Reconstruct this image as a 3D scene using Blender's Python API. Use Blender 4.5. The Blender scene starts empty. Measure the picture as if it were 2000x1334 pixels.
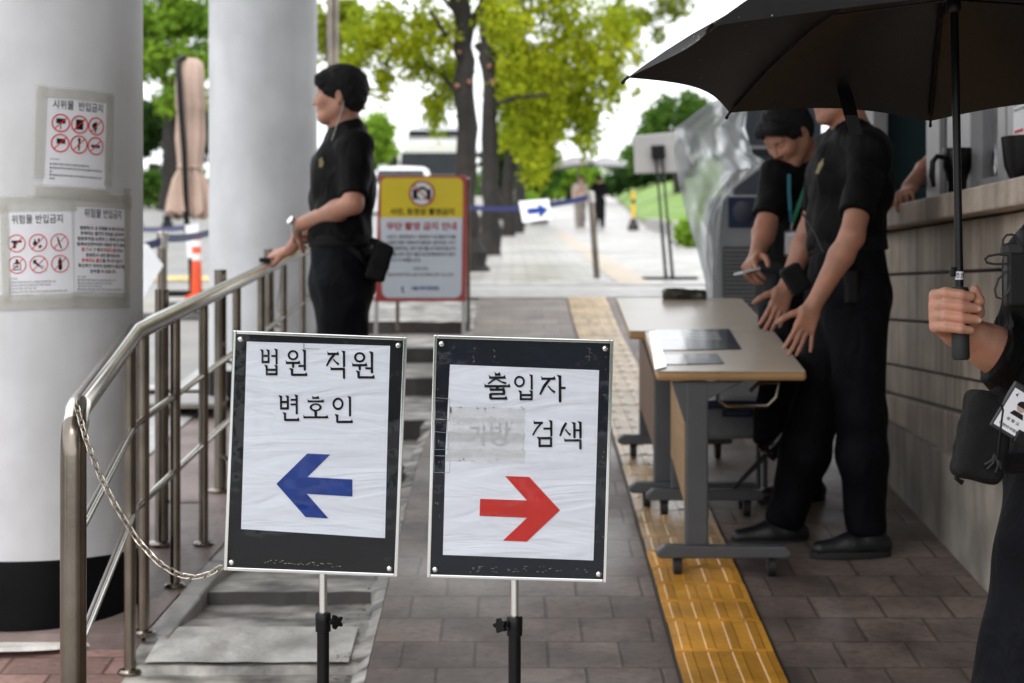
import bpy, bmesh, math, random
import numpy as np
from mathutils import Vector as V, Matrix

S = bpy.context.scene
COL = S.collection
R = math.radians
RNG = random.Random(7)
NP = np.random.RandomState(7)

# ---------------------------------------------------------------- camera
FPX, YH, CAMZ = 3500.0, 569.0, 1.72          # focal length in px of the 2000 px frame, horizon row, eye height
cam = bpy.data.cameras.new('camera'); camo = bpy.data.objects.new('camera', cam); COL.objects.link(camo)
cam.sensor_width = 36; cam.lens = 63; cam.shift_y = -(667 - YH) / 2000
camo.location = (0, 0, CAMZ); camo.rotation_euler = (R(90), 0, 0)
cam.clip_start = .05; cam.clip_end = 2000
cam.dof.use_dof = True; cam.dof.focus_distance = 3.62; cam.dof.aperture_fstop = 5.0
S.camera = camo

# ---------------------------------------------------------------- world, sun, exposure (wet overcast day)
W = bpy.data.worlds.new('World'); S.world = W; W.use_nodes = True
wn = W.node_tree; wn.nodes.clear()
wo = wn.nodes.new('ShaderNodeOutputWorld'); wb = wn.nodes.new('ShaderNodeBackground')
sk = wn.nodes.new('ShaderNodeTexSky'); sk.sky_type = 'NISHITA'; sk.sun_disc = False
SUN_EL, SUN_AZ = R(58), R(200)
sk.sun_elevation = SUN_EL; sk.sun_rotation = SUN_AZ; sk.air_density = 1.0; sk.dust_density = 4.0; sk.ozone_density = 1.0
hs = wn.nodes.new('ShaderNodeHueSaturation'); hs.inputs['Saturation'].default_value = .14; hs.inputs['Value'].default_value = 1.35
cm = wn.nodes.new('ShaderNodeMixRGB'); cm.blend_type = 'MIX'; cm.inputs[0].default_value = .62
cm.inputs[2].default_value = (15.0, 15.3, 15.8, 1)      # the even cloud deck over the clear-sky model
wn.links.new(sk.outputs[0], hs.inputs['Color']); wn.links.new(hs.outputs[0], cm.inputs[1])
wn.links.new(cm.outputs[0], wb.inputs[0]); wb.inputs[1].default_value = .115
wn.links.new(wb.outputs[0], wo.inputs[0])
sun = bpy.data.lights.new('sun', 'SUN'); suno = bpy.data.objects.new('sun', sun); COL.objects.link(suno)
sun.energy = 1.2; sun.angle = R(14); sun.color = (1, .97, .93)
suno.rotation_euler = (R(90) - SUN_EL, 0, R(180) - SUN_AZ); suno.location = (-4, -6, 12)
S.view_settings.view_transform = 'Standard'; S.view_settings.look = 'None'
S.view_settings.exposure = .55; S.view_settings.gamma = 1
S.cycles.max_bounces = 6; S.cycles.diffuse_bounces = 3; S.cycles.glossy_bounces = 3; S.cycles.transparent_max_bounces = 10
S.cycles.transmission_bounces = 3; S.cycles.caustics_reflective = False; S.cycles.caustics_refractive = False

# ---------------------------------------------------------------- helpers
def P(px, py, z):
    "photo pixel + distance -> world point"
    return V(((px - 1000) * z / FPX, z, CAMZ + (YH - py) * z / FPX))
SL = .1226
def ramp(z): return SL * z if z < 14 else 1.716 + .046 * (z - 14)
def prof(z, pts):
    for (a, u), (b, v) in zip(pts, pts[1:]):
        if z <= b: return u + (v - u) * (z - a) / (b - a)
    return pts[-1][1]
GR = [(-30, -2), (0, 0), (14, 1.716), (56, 3.65), (120, 8.3), (220, 14), (900, 20)]
GL = [(-30, -2), (0, 0), (6.5, .797), (9.9, 1.086), (25, 2.3), (50, 4.1), (90, 6.4), (220, 12), (900, 20)]
def gright(z): return prof(z, GR)
def gleft(z): return prof(z, GL)

MATS = {}
def mk(name, col, rough=.6, metal=0, var=.15, nscale=6, bump=0, bscale=40, spec=.5, sss=0, coat=0, col2=None, trans=0, extra=None):
    "principled material whose colour wanders with object-space noise"
    if name in MATS: return MATS[name]
    m = bpy.data.materials.new(name); m.use_nodes = True; nt = m.node_tree; n = nt.nodes; l = nt.links
    b = n['Principled BSDF']
    b.inputs['Roughness'].default_value = rough; b.inputs['Metallic'].default_value = metal
    b.inputs['Specular IOR Level'].default_value = spec
    if sss: b.inputs['Subsurface Weight'].default_value = sss; b.inputs['Subsurface Radius'].default_value = (.012, .005, .003); b.inputs['Subsurface Scale'].default_value = 1
    if coat: b.inputs['Coat Weight'].default_value = coat; b.inputs['Coat Roughness'].default_value = .08
    tc = n.new('ShaderNodeTexCoord'); nz = n.new('ShaderNodeTexNoise'); nz.inputs['Scale'].default_value = nscale; nz.inputs['Detail'].default_value = 6
    l.new(tc.outputs['Object'], nz.inputs['Vector'])
    mx = n.new('ShaderNodeMixRGB'); c = V(col)
    mx.inputs[1].default_value = (*(c * (1 - var)), 1)
    c2 = V(col2) if col2 else c * (1 + var)
    mx.inputs[2].default_value = (*c2, 1)
    rp = n.new('ShaderNodeValToRGB'); rp.color_ramp.elements[0].position = .3; rp.color_ramp.elements[1].position = .7
    l.new(nz.outputs[0], rp.inputs[0]); l.new(rp.outputs[0], mx.inputs[0]); l.new(mx.outputs[0], b.inputs['Base Color'])
    if bump:
        bz = n.new('ShaderNodeTexNoise'); bz.inputs['Scale'].default_value = bscale; bz.inputs['Detail'].default_value = 5
        l.new(tc.outputs['Object'], bz.inputs['Vector'])
        bp = n.new('ShaderNodeBump'); bp.inputs['Strength'].default_value = bump; bp.inputs['Distance'].default_value = .01 if not metal else .002
        l.new(bz.outputs[0], bp.inputs['Height']); l.new(bp.outputs[0], b.inputs['Normal'])
    MATS[name] = m
    if extra: extra(m, n, l, b, mx, tc)
    return m

def tag(o, label=None, cat=None, group=None, kind=None):
    if label: o['label'] = label
    if cat: o['category'] = cat
    if group: o['group'] = group
    if kind: o['kind'] = kind
    return o
def empty(name, loc, label=None, cat=None, group=None):
    o = bpy.data.objects.new(name, None); COL.objects.link(o); o.location = loc; o.empty_display_size = .1
    return tag(o, label, cat, group)
def wloc(o):
    v = V((0, 0, 0))
    while o is not None: v += o.location; o = o.parent
    return v
def copy_tree(o, parent=None):
    c = o.copy(); COL.objects.link(c)
    if parent: c.parent = parent
    for ch in [x for x in COL.objects if x.parent == o]: copy_tree(ch, c)
    return c

class MB:
    "collects geometry in world coordinates; build() links it as ONE mesh object"
    def __init__(s): s.v = []; s.f = []; s.mi = []; s.cur = 0
    def mat(s, i): s.cur = i; return s
    def add(s, vs, fs):
        o = len(s.v); s.v += [tuple(v) for v in vs]
        for f in fs: s.f.append(tuple(i + o for i in f)); s.mi.append(s.cur)
        return s
    def box(s, c, d, rz=0, M=None, bev=0):
        bm = bmesh.new(); bmesh.ops.create_cube(bm, size=1)
        for v in bm.verts: v.co = V((v.co.x * d[0], v.co.y * d[1], v.co.z * d[2]))
        if bev: bmesh.ops.bevel(bm, geom=bm.edges[:], offset=bev, segments=2, affect='EDGES', profile=.6)
        M = M or Matrix.Rotation(rz, 3, 'Z'); c = V(c)
        vs = [M @ v.co + c for v in bm.verts]; bm.verts.index_update()
        s.add(vs, [[v.index for v in f.verts] for f in bm.faces]); bm.free(); return s
    def tube(s, pts, r, n=12, cap=True, closed=False, sq=None):
        pts = [V(p) for p in pts]; m = len(pts); rr = r if isinstance(r, (list, tuple)) else [r] * m
        vs = []; fs = []; prev = None
        for i, p in enumerate(pts):
            a = pts[(i - 1) % m] if (closed or i > 0) else p; b = pts[(i + 1) % m] if (closed or i < m - 1) else p
            t = (b - a)
            if t.length < 1e-9: t = V((0, 0, 1))
            t.normalize()
            if prev is None:
                u = t.cross(V((0, 0, 1)) if abs(t.z) < .95 else V((1, 0, 0))).normalized()
            else:
                u = (prev - t * prev.dot(t)); u = u.normalized() if u.length > 1e-6 else t.orthogonal().normalized()
            prev = u; w = t.cross(u)
            for k in range(n):
                an = 2 * math.pi * k / n
                vs.append(p + u * (rr[i] * math.cos(an)) + w * (rr[i] * math.sin(an) * (sq or 1)))
        for i in range(m if closed else m - 1):
            j = (i + 1) % m
            for k in range(n):
                k2 = (k + 1) % n
                fs.append((i * n + k, i * n + k2, j * n + k2, j * n + k))
        if cap and not closed:
            fs.append(tuple(range(n - 1, -1, -1))); fs.append(tuple((m - 1) * n + k for k in range(n)))
        return s.add(vs, fs)
    def lathe(s, c, prof_, n=32, a0=0, a1=2 * math.pi):
        c = V(c); vs = []; fs = []; m = len(prof_); full = abs(a1 - a0 - 2 * math.pi) < 1e-6
        nn = n if full else n + 1
        for r, z in prof_:
            for k in range(nn):
                a = a0 + (a1 - a0) * k / n
                vs.append(c + V((r * math.cos(a), r * math.sin(a), z)))
        for i in range(m - 1):
            for k in range(n):
                k2 = (k + 1) % nn
                fs.append((i * nn + k, i * nn + k2, (i + 1) * nn + k2, (i + 1) * nn + k))
        return s.add(vs, fs)
    def grid(s, fn, us, vs_):
        nu, nv = len(us), len(vs_)
        vs = [fn(u, v) for v in vs_ for u in us]
        fs = [(j * nu + i, j * nu + i + 1, (j + 1) * nu + i + 1, (j + 1) * nu + i) for j in range(nv - 1) for i in range(nu - 1)]
        return s.add(vs, fs)
    def poly(s, pts): return s.add(pts, [tuple(range(len(pts)))])
    def prism(s, pts, off):
        "closed outline extruded by vector off"
        n = len(pts); pts = [V(p) for p in pts]; off = V(off)
        vs = pts + [p + off for p in pts]
        fs = [tuple(range(n - 1, -1, -1)), tuple(range(n, 2 * n))] + [(i, (i + 1) % n, (i + 1) % n + n, i + n) for i in range(n)]
        return s.add(vs, fs)
    def build(s, name, mats, parent=None, smooth=False, bevel=0, recalc=True):
        me = bpy.data.meshes.new(name); L = wloc(parent) if parent else V((0, 0, 0))
        me.from_pydata([(v[0] - L.x, v[1] - L.y, v[2] - L.z) for v in s.v], [], s.f)
        mats = mats if isinstance(mats, (list, tuple)) else [mats]
        for m in mats: me.materials.append(m)
        if len(mats) > 1: me.polygons.foreach_set('material_index', s.mi)
        if recalc:
            bm = bmesh.new(); bm.from_mesh(me); bmesh.ops.recalc_face_normals(bm, faces=bm.faces[:]); bm.to_mesh(me); bm.free()
        if smooth: me.polygons.foreach_set('use_smooth', [True] * len(me.polygons)); me.set_sharp_from_angle(angle=R(40))
        o = bpy.data.objects.new(name, me); COL.objects.link(o)
        if parent: o.parent = parent
        if bevel:
            b = o.modifiers.new('bevel', 'BEVEL'); b.width = bevel; b.segments = 2; b.limit_method = 'ANGLE'
        return o

_tc = {}
def text2d(t, size, bold=0, align='LEFT', res=2):
    "text as flat 2-D triangles (verts, faces)"
    key = (t, size, bold, align)
    if key in _tc: return _tc[key]
    c = bpy.data.curves.new('lettering', 'FONT'); c.body = t; c.size = size; c.offset = bold * size; c.resolution_u = res; c.align_x = align
    o = bpy.data.objects.new('lettering', c); COL.objects.link(o)
    dg = bpy.context.evaluated_depsgraph_get(); dg.update()
    m = bpy.data.meshes.new_from_object(o.evaluated_get(dg))
    vs = [(v.co.x, v.co.y) for v in m.vertices]; fs = [tuple(p.vertices) for p in m.polygons]
    bpy.data.objects.remove(o); bpy.data.curves.remove(c); bpy.data.meshes.remove(m)
    _tc[key] = (vs, fs); return vs, fs
def put2d(mb, geo, fn, ox=0, oy=0, width=None, align='L'):
    "lay 2-D geometry at (ox,oy) through the surface map fn; width: squeeze to that length"
    vs, fs = geo
    if not vs: return
    x0 = min(v[0] for v in vs); x1 = max(v[0] for v in vs)
    k = width / (x1 - x0) if width else 1
    w = (x1 - x0) * k
    sh = {'L': 0, 'C': -w / 2, 'R': -w}[align]
    mb.add([fn(ox + sh + (x - x0) * k, oy + y) for x, y in vs], fs)
def ring2d(r0, r1, n=28, cx=0, cy=0):
    vs = []; fs = []
    for k in range(n):
        a = 2 * math.pi * k / n; vs += [(cx + r0 * math.cos(a), cy + r0 * math.sin(a)), (cx + r1 * math.cos(a), cy + r1 * math.sin(a))]
    for k in range(n):
        j = (k + 1) % n; fs.append((2 * k, 2 * k + 1, 2 * j + 1, 2 * j))
    return vs, fs
def bar2d(x0, y0, x1, y1, w, w2=None):
    d = V((x1 - x0, y1 - y0)); n = V((-d.y, d.x)).normalized(); w2 = w if w2 is None else w2
    return [(x0 + n.x * w / 2, y0 + n.y * w / 2), (x0 - n.x * w / 2, y0 - n.y * w / 2), (x1 - n.x * w2 / 2, y1 - n.y * w2 / 2), (x1 + n.x * w2 / 2, y1 + n.y * w2 / 2)], [(0, 1, 2, 3)]
def put(mb, geo, fn, ox=0, oy=0, k=1):
    vs, fs = geo; mb.add([fn(ox + x * k, oy + y * k) for x, y in vs], fs)

# ---------------------------------------------------------------- implicit surfaces for bodies and cloth
class SDF:
    def __init__(s): s.p = []
    def cap(s, a, b, ra, rb=None, k=.02, sq=None, op='u'):
        s.p.append(('c', np.array(a, float), np.array(b, float), ra, ra if rb is None else rb, sq, k, op)); return s
    def chain(s, pts, rs, k=.02, sq=None):
        for a, b, ra, rb in zip(pts, pts[1:], rs, rs[1:]): s.cap(a, b, ra, rb, k, sq)
        return s
    def ell(s, c, r, M=None, k=.02, op='u'):
        M = np.array(M, float) if M is not None else np.eye(3)       # rows = axes
        s.p.append(('e', np.array(c, float), np.array(r, float), M, k, op)); return s
    def box(s, c, h, M=None, r=.01, k=.01, op='u'):
        M = np.array(M, float) if M is not None else np.eye(3)
        s.p.append(('b', np.array(c, float), np.array(h, float), M, r, k, op)); return s
    def plane(s, p, n, k=.004, box=None):
        "cut away the side n points to (inside box=(centre, radius) only)"
        n = np.array(n, float); s.p.append(('p', np.array(p, float), n / np.linalg.norm(n), k, box)); return s
    def noise(s, amp, fr, seed=0): s.p.append(('n', amp, fr, seed)); return s
    def mesh(s, h=.006, fine=(), pad=.03):
        lo = np.full(3, 1e9); hi = -lo
        for p in s.p:
            if p[-1] != 'u': continue
            if p[0] == 'c':
                r = max(p[3], p[4]) * (max(1, p[5][1]) if p[5] else 1); lo = np.minimum(lo, np.minimum(p[1], p[2]) - r); hi = np.maximum(hi, np.maximum(p[1], p[2]) + r)
            elif p[0] in 'eb':
                r = np.abs(p[3].T) @ (p[2] + (p[4] if p[0] == 'b' else 0)); lo = np.minimum(lo, p[1] - r); hi = np.maximum(hi, p[1] + r)
        lo -= pad; hi += pad; ax = []
        for d in range(3):
            c = [lo[d]]
            while c[-1] < hi[d]:
                st = h
                for (a, b, hf) in fine:
                    if a[d] - h <= c[-1] <= b[d]: st = min(st, hf)
                c.append(c[-1] + st)
            ax.append(np.array(c))
        X, Y, Z = ax; D = np.full((len(X), len(Y), len(Z)), .5, np.float32)
        def sl(a, b):
            r = []
            for d in range(3):
                i0 = max(0, np.searchsorted(ax[d], a[d]) - 1); i1 = min(len(ax[d]), np.searchsorted(ax[d], b[d]) + 1); r.append(slice(i0, i1))
            return tuple(r)
        for p in s.p:
            if p[0] == 'n':
                g = X[:, None, None] * p[2] + p[3], Y[None, :, None] * p[2] + p[3] * 1.7, Z[None, None, :] * p[2] * .8
                D += (p[1] * (np.sin(g[0] + 1.3 * np.sin(g[2] * 1.1)) * np.sin(g[2] * 1.3 + 1.7 * np.sin(g[1])) + .6 * np.sin(g[2] * 2.3 + g[0] * 1.4) * np.sin(g[1] * 2.1 + g[0]))).astype(np.float32); continue
            if p[0] == 'p':
                if p[4] is None: q = (slice(None),) * 3
                else: q = sl(p[4][0] - p[4][1], p[4][0] + p[4][1])
                x, y, z = X[q[0]][:, None, None], Y[q[1]][None, :, None], Z[q[2]][None, None, :]
                d = (x - p[1][0]) * p[2][0] + (y - p[1][1]) * p[2][1] + (z - p[1][2]) * p[2][2]
                if p[4] is not None:
                    e = np.sqrt((x - p[4][0][0]) ** 2 + (y - p[4][0][1]) ** 2 + (z - p[4][0][2]) ** 2) - p[4][1]
                    d = np.minimum(d, -e)
                D[q] = np.maximum(D[q], d); continue
            op = p[-1]; k = p[-2]; m = max(k, .02) * 1.3
            if p[0] == 'c':
                a, b, ra, rb, sq = p[1:6]; r = max(ra, rb) * (max(1, sq[1]) if sq else 1) + m; q = sl(np.minimum(a, b) - r, np.maximum(a, b) + r)
            else:
                r = np.abs(p[3].T) @ (p[2] + (p[4] if p[0] == 'b' else 0)) + m; q = sl(p[1] - r, p[1] + r)
            x, y, z = X[q[0]][:, None, None], Y[q[1]][None, :, None], Z[q[2]][None, None, :]
            if x.size * y.size * z.size == 0: continue
            if p[0] == 'c':
                ab = b - a; px, py, pz = x - a[0], y - a[1], z - a[2]; L = ab @ ab + 1e-12
                t = np.clip((px * ab[0] + py * ab[1] + pz * ab[2]) / L, 0, 1)
                px = px - t * ab[0]; py = py - t * ab[1]; pz = pz - t * ab[2]; rr = ra + t * (rb - ra)
                if sq:
                    n = np.array(sq[0], float); n /= np.linalg.norm(n); u = px * n[0] + py * n[1] + pz * n[2]; w = (1 / sq[1] - 1) * u
                    px = px + w * n[0]; py = py + w * n[1]; pz = pz + w * n[2]
                    ln = np.sqrt(px * px + py * py + pz * pz) + 1e-9
                    d = (ln - rr) * min(1, sq[1]) if sq[1] < 1 else ln - rr
                else: d = np.sqrt(px * px + py * py + pz * pz) - rr
            else:
                M = p[3]; o = [(x - p[1][0]) * M[i, 0] + (y - p[1][1]) * M[i, 1] + (z - p[1][2]) * M[i, 2] for i in range(3)]; h3 = p[2]
                if p[0] == 'e':
                    k0 = np.sqrt(sum((o[i] / h3[i]) ** 2 for i in range(3))); k1 = np.sqrt(sum((o[i] / h3[i] ** 2) ** 2 for i in range(3))) + 1e-9
                    d = k0 * (k0 - 1) / k1
                else:
                    qq = [np.abs(o[i]) - h3[i] for i in range(3)]
                    d = np.sqrt(sum(np.maximum(w, 0) ** 2 for w in qq)) + np.minimum(np.maximum(qq[0], np.maximum(qq[1], qq[2])), 0) - p[4]
            E = D[q]
            if op == 'u':
                hh = np.clip(k - np.abs(E - d), 0, None) / max(k, 1e-6); D[q] = np.minimum(E, d) - hh * hh * k * .25
            else:
                d = -d; hh = np.clip(k - np.abs(E - d), 0, None) / max(k, 1e-6); D[q] = np.maximum(E, d) + hh * hh * k * .25
        return nets(D, ax)

def nets(D, ax):
    "surface nets on a rectilinear grid"
    I = D < 0; nx, ny, nz = D.shape
    c = I[:-1, :-1, :-1].astype(np.int8); tot = np.zeros_like(c)
    for i in (0, 1):
        for j in (0, 1):
            for k in (0, 1): tot += I[i:nx - 1 + i, j:ny - 1 + j, k:nz - 1 + k]
    cells = np.argwhere((tot > 0) & (tot < 8)); n = len(cells); idx = np.full(tot.shape, -1, np.int64); idx[tuple(cells.T)] = np.arange(n)
    acc = np.zeros((n, 3)); cnt = np.zeros(n)
    cor = [(i, j, k) for i in (0, 1) for j in (0, 1) for k in (0, 1)]
    val = {q: D[cells[:, 0] + q[0], cells[:, 1] + q[1], cells[:, 2] + q[2]] for q in cor}
    pos = {q: np.stack([ax[d][cells[:, d] + q[d]] for d in range(3)], 1) for q in cor}
    for a in cor:
        for d in range(3):
            if a[d]: continue
            b = tuple(a[e] + (e == d) for e in range(3)); va, vb = val[a], val[b]; m = (va < 0) != (vb < 0)
            t = va[m] / (va[m] - vb[m]); acc[m] += pos[a][m] + t[:, None] * (pos[b][m] - pos[a][m]); cnt[m] += 1
    vs = acc / cnt[:, None]; fs = []
    for d in range(3):
        e1, e2 = (d + 1) % 3, (d + 2) % 3
        A = np.swapaxes(np.swapaxes(I, 0, d), 0, 0)
        lo = [slice(None)] * 3; hi = [slice(None)] * 3; lo[d] = slice(0, -1); hi[d] = slice(1, None)
        s0 = I[tuple(lo)]; s1 = I[tuple(hi)]; ed = np.argwhere(s0 != s1)
        ok = (ed[:, e1] > 0) & (ed[:, e2] > 0) & (ed[:, e1] < D.shape[e1] - 1) & (ed[:, e2] < D.shape[e2] - 1); ed = ed[ok]
        fl = s0[tuple(ed.T)]
        def cell(o1, o2):
            q = ed.copy(); q[:, e1] -= o1; q[:, e2] -= o2; return idx[tuple(q.T)]
        Q = np.stack([cell(1, 1), cell(0, 1), cell(0, 0), cell(1, 0)], 1); Q[~fl] = Q[~fl][:, ::-1]; fs.append(Q)
    fs = np.concatenate(fs); fs = fs[(fs >= 0).all(1)]
    return vs, fs
def sbuild(sdf, name, mat, parent=None, h=.006, fine=(), sm=2, loc=None):
    vs, fs = sdf.mesh(h, fine); L = np.array(wloc(parent) if parent else (loc or (0, 0, 0)))
    if sm:                                         # a little Laplacian relaxing
        n = len(vs); e = np.concatenate([fs[:, [i, (i + 1) % 4]] for i in range(4)])
        for _ in range(sm):
            a = np.zeros((n, 3)); c = np.zeros(n)
            for i, j in ((0, 1), (1, 0)):
                for d in range(3): a[:, d] += np.bincount(e[:, i], vs[e[:, j], d], n)
                c += np.bincount(e[:, i], minlength=n)
            vs = vs * .5 + .5 * a / np.maximum(c, 1)[:, None]
    vs = vs - L
    me = bpy.data.meshes.new(name); me.vertices.add(len(vs)); me.vertices.foreach_set('co', vs.ravel().astype(np.float32))
    me.loops.add(len(fs) * 4); me.loops.foreach_set('vertex_index', fs.ravel().astype(np.int32))
    me.polygons.add(len(fs)); me.polygons.foreach_set('loop_start', np.arange(0, len(fs) * 4, 4, dtype=np.int32))
    me.update(calc_edges=True); me.validate()
    me.polygons.foreach_set('use_smooth', [True] * len(me.polygons)); me.materials.append(mat)
    o = bpy.data.objects.new(name, me); COL.objects.link(o)
    if parent: o.parent = parent
    elif loc is not None: o.location = loc
    return o
# ================================================================ materials
def streaks(scale, amt, dark):
    def f(m, n, l, b, mx, tc):
        mp = n.new('ShaderNodeMapping'); mp.inputs['Scale'].default_value = scale
        nz = n.new('ShaderNodeTexNoise'); nz.inputs['Scale'].default_value = 1; nz.inputs['Detail'].default_value = 5
        l.new(tc.outputs['Object'], mp.inputs[0]); l.new(mp.outputs[0], nz.inputs['Vector'])
        r = n.new('ShaderNodeValToRGB'); r.color_ramp.elements[0].position = .42; r.color_ramp.elements[1].position = .68
        mm = n.new('ShaderNodeMixRGB'); mm.inputs[2].default_value = (*dark, 1)
        ml = n.new('ShaderNodeMath'); ml.operation = 'MULTIPLY'; ml.inputs[1].default_value = amt
        l.new(nz.outputs[0], r.inputs[0]); l.new(r.outputs[0], ml.inputs[0]); l.new(ml.outputs[0], mm.inputs[0])
        l.new(mx.outputs[0], mm.inputs[1]); l.new(mm.outputs[0], b.inputs['Base Color'])
    return f
def bricks(w, h, mortar, joint=.02, off=.5, rough=(.25, .5), wet=1.2, bumpd=.004):
    "paving units in object XY metres; roughness wanders between wet and dry"
    def f(m, n, l, b, mx, tc):
        br = n.new('ShaderNodeTexBrick'); br.offset = off; br.inputs['Scale'].default_value = 1
        br.inputs['Brick Width'].default_value = w; br.inputs['Row Height'].default_value = h
        br.inputs['Mortar Size'].default_value = joint; br.inputs['Mortar Smooth'].default_value = .3; br.inputs['Bias'].default_value = 0
        br.inputs['Color1'].default_value = (.72, .71, .71, 1); br.inputs['Color2'].default_value = (1.16, 1.13, 1.1, 1); br.inputs['Mortar'].default_value = (*mortar, 1)
        wv = n.new('ShaderNodeTexNoise'); wv.inputs['Scale'].default_value = 9
        ad = n.new('ShaderNodeMixRGB'); ad.blend_type = 'LINEAR_LIGHT'; ad.inputs[0].default_value = .0035
        l.new(tc.outputs['Object'], wv.inputs['Vector']); l.new(tc.outputs['Object'], ad.inputs[1]); l.new(wv.outputs['Color'], ad.inputs[2])
        l.new(ad.outputs[0], br.inputs['Vector'])
        mu = n.new('ShaderNodeMixRGB'); mu.blend_type = 'MULTIPLY'; mu.inputs[0].default_value = 1
        l.new(mx.outputs[0], mu.inputs[1]); l.new(br.outputs['Color'], mu.inputs[2])
        sp = n.new('ShaderNodeTexNoise'); sp.inputs['Scale'].default_value = 34; sp.inputs['Detail'].default_value = 8; sp.inputs['Roughness'].default_value = .7; l.new(tc.outputs['Object'], sp.inputs['Vector'])
        sr = n.new('ShaderNodeValToRGB'); sr.color_ramp.elements[0].position = .33; sr.color_ramp.elements[0].color = (.45, .45, .45, 1); sr.color_ramp.elements[1].position = .70; sr.color_ramp.elements[1].color = (1.7, 1.7, 1.65, 1); e2 = sr.color_ramp.elements.new(.47); e2.color = (.95, .95, .95, 1); e3 = sr.color_ramp.elements.new(.6); e3.color = (1.08, 1.07, 1.05, 1)
        l.new(sp.outputs[0], sr.inputs[0]); m3 = n.new('ShaderNodeMixRGB'); m3.blend_type = 'MULTIPLY'; m3.inputs[0].default_value = .8; l.new(mu.outputs[0], m3.inputs[1]); l.new(sr.outputs[0], m3.inputs[2]); l.new(m3.outputs[0], b.inputs['Base Color'])
        nz = n.new('ShaderNodeTexNoise'); nz.inputs['Scale'].default_value = wet; nz.inputs['Detail'].default_value = 8
        l.new(tc.outputs['Object'], nz.inputs['Vector'])
        mr = n.new('ShaderNodeMapRange'); mr.inputs['From Min'].default_value = .35; mr.inputs['From Max'].default_value = .65
        mr.inputs['To Min'].default_value = rough[0]; mr.inputs['To Max'].default_value = rough[1]
        l.new(nz.outputs[0], mr.inputs['Value']); l.new(mr.outputs[0], b.inputs['Roughness'])
        bz = n.new('ShaderNodeTexNoise'); bz.inputs['Scale'].default_value = 55; bz.inputs['Detail'].default_value = 6
        l.new(tc.outputs['Object'], bz.inputs['Vector'])
        sm = n.new('ShaderNodeMath'); sm.operation = 'MULTIPLY_ADD'; sm.inputs[1].default_value = .35
        iv = n.new('ShaderNodeMath'); iv.operation = 'SUBTRACT'; iv.inputs[0].default_value = 1
        l.new(br.outputs['Fac'], iv.inputs[1]); l.new(bz.outputs[0], sm.inputs[0]); l.new(iv.outputs[0], sm.inputs[2])
        bp = n.new('ShaderNodeBump'); bp.inputs['Strength'].default_value = .6; bp.inputs['Distance'].default_value = bumpd
        l.new(sm.outputs[0], bp.inputs['Height']); l.new(bp.outputs[0], b.inputs['Normal'])
    return f
M = {}
M['ramp'] = mk('ramp paver', (.172, .137, .123), .4, 0, .38, 4.5, extra=bricks(.215, .235, (.52, .49, .46), .006, .5, (.34, .6)))
M['red_paver'] = mk('red paver', (.255, .16, .14), .45, 0, .25, 3, extra=bricks(.3, .15, (.45, .42, .4), .006, .5, (.35, .6)))
M['left_paver'] = mk('worn red concrete', (.185, .14, .13), .5, 0, .35, 4, bump=.4, bscale=30)
M['pavement'] = mk('pale pavement block', (.36, .355, .345), .35, 0, .1, 1, extra=bricks(.3, .3, (.62, .62, .62), .02, .5, (.3, .45)))
M['granite'] = mk('granite', (.36, .35, .34), .4, 0, .2, 9, bump=.2, bscale=90)
M['step'] = mk('worn concrete step', (.40, .38, .35), .5, 0, .6, 7, bump=.7, bscale=26, extra=streaks((5, 11, 5), .9, (.075, .066, .056)))
M['slab'] = mk('pale concrete slab', (.64, .62, .58), .5, 0, .3, 6, bump=.5, bscale=40, extra=streaks((7, 4, 3), .55, (.20, .185, .165)))
M['road'] = mk('light asphalt', (.19, .188, .182), .45, 0, .2, 2.2, bump=.3, bscale=60)
M['white_kerb'] = mk('white painted kerb', (.42, .42, .42), .5, 0, .15, 8)
M['ground'] = mk('ground', (.24, .23, .21), .7, 0, .3, .5)
M['lawn'] = mk('lawn', (.14, .235, .045), .8, 0, .3, .8, bump=.5, bscale=30)
M['tactile'] = mk('tactile yellow tile', (.60, .315, .06), .33, 0, .38, 4, bump=.2, bscale=50, extra=None)
M['column'] = mk('white painted concrete', (.58, .59, .61), .5, 0, .12, 3, bump=.55, bscale=6, extra=streaks((6, 6, 1.1), .22, (.36, .355, .34)))
M['black_band'] = mk('black painted band', (.003, .003, .0035), .5, 0, .5, 5, spec=.1, bump=.15, bscale=14)
M['steel'] = mk('brushed stainless steel', (.50, .47, .43), .15, 1, .18, 3, bump=.05, bscale=120)
M['dull_steel'] = mk('weathered stainless steel', (.215, .185, .155), .26, 1, .35, 6, bump=.15, bscale=90)
M['chrome'] = mk('chrome', (.8, .8, .8), .12, 1, .05, 4)
M['black_plastic'] = mk('black plastic', (.0035, .0035, .004), .32, 0, .2, 10, spec=.25)
M['black_rubber'] = mk('black rubber', (.015, .015, .015), .6, 0, .3, 10)
M['ink'] = mk('black ink', (.010, .010, .012), .5, 0, .2, 20, spec=.15)
M['faded_ink'] = mk('faded grey ink', (.46, .47, .49), .5, 0, .15, 20)
M['red_ink'] = mk('red print', (.62, .025, .016), .45, 0, .1, 20, spec=.15)
M['blue_ink'] = mk('blue print', (.008, .04, .24), .45, 0, .12, 20, spec=.15)
M['paper'] = mk('printing paper', (.80, .81, .84), .6, 0, .03, 6, bump=.3, bscale=12)
M['paper2'] = mk('aged printing paper', (.70, .71, .75), .5, 0, .06, 5)
M['white_paint'] = mk('white paint', (.75, .75, .75), .35, 0, .04, 5)
M['wall'] = mk('stone cladding', (.45, .38, .31), .6, 0, .22, 5, bump=.3, bscale=22, extra=streaks((16, 14, .7), .7, (.16, .138, .115)))
M['sill'] = mk('stone sill', (.47, .39, .315), .55, 0, .25, 6, bump=.3, bscale=40, extra=streaks((5, 9, 2), .5, (.17, .15, .13)))
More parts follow.
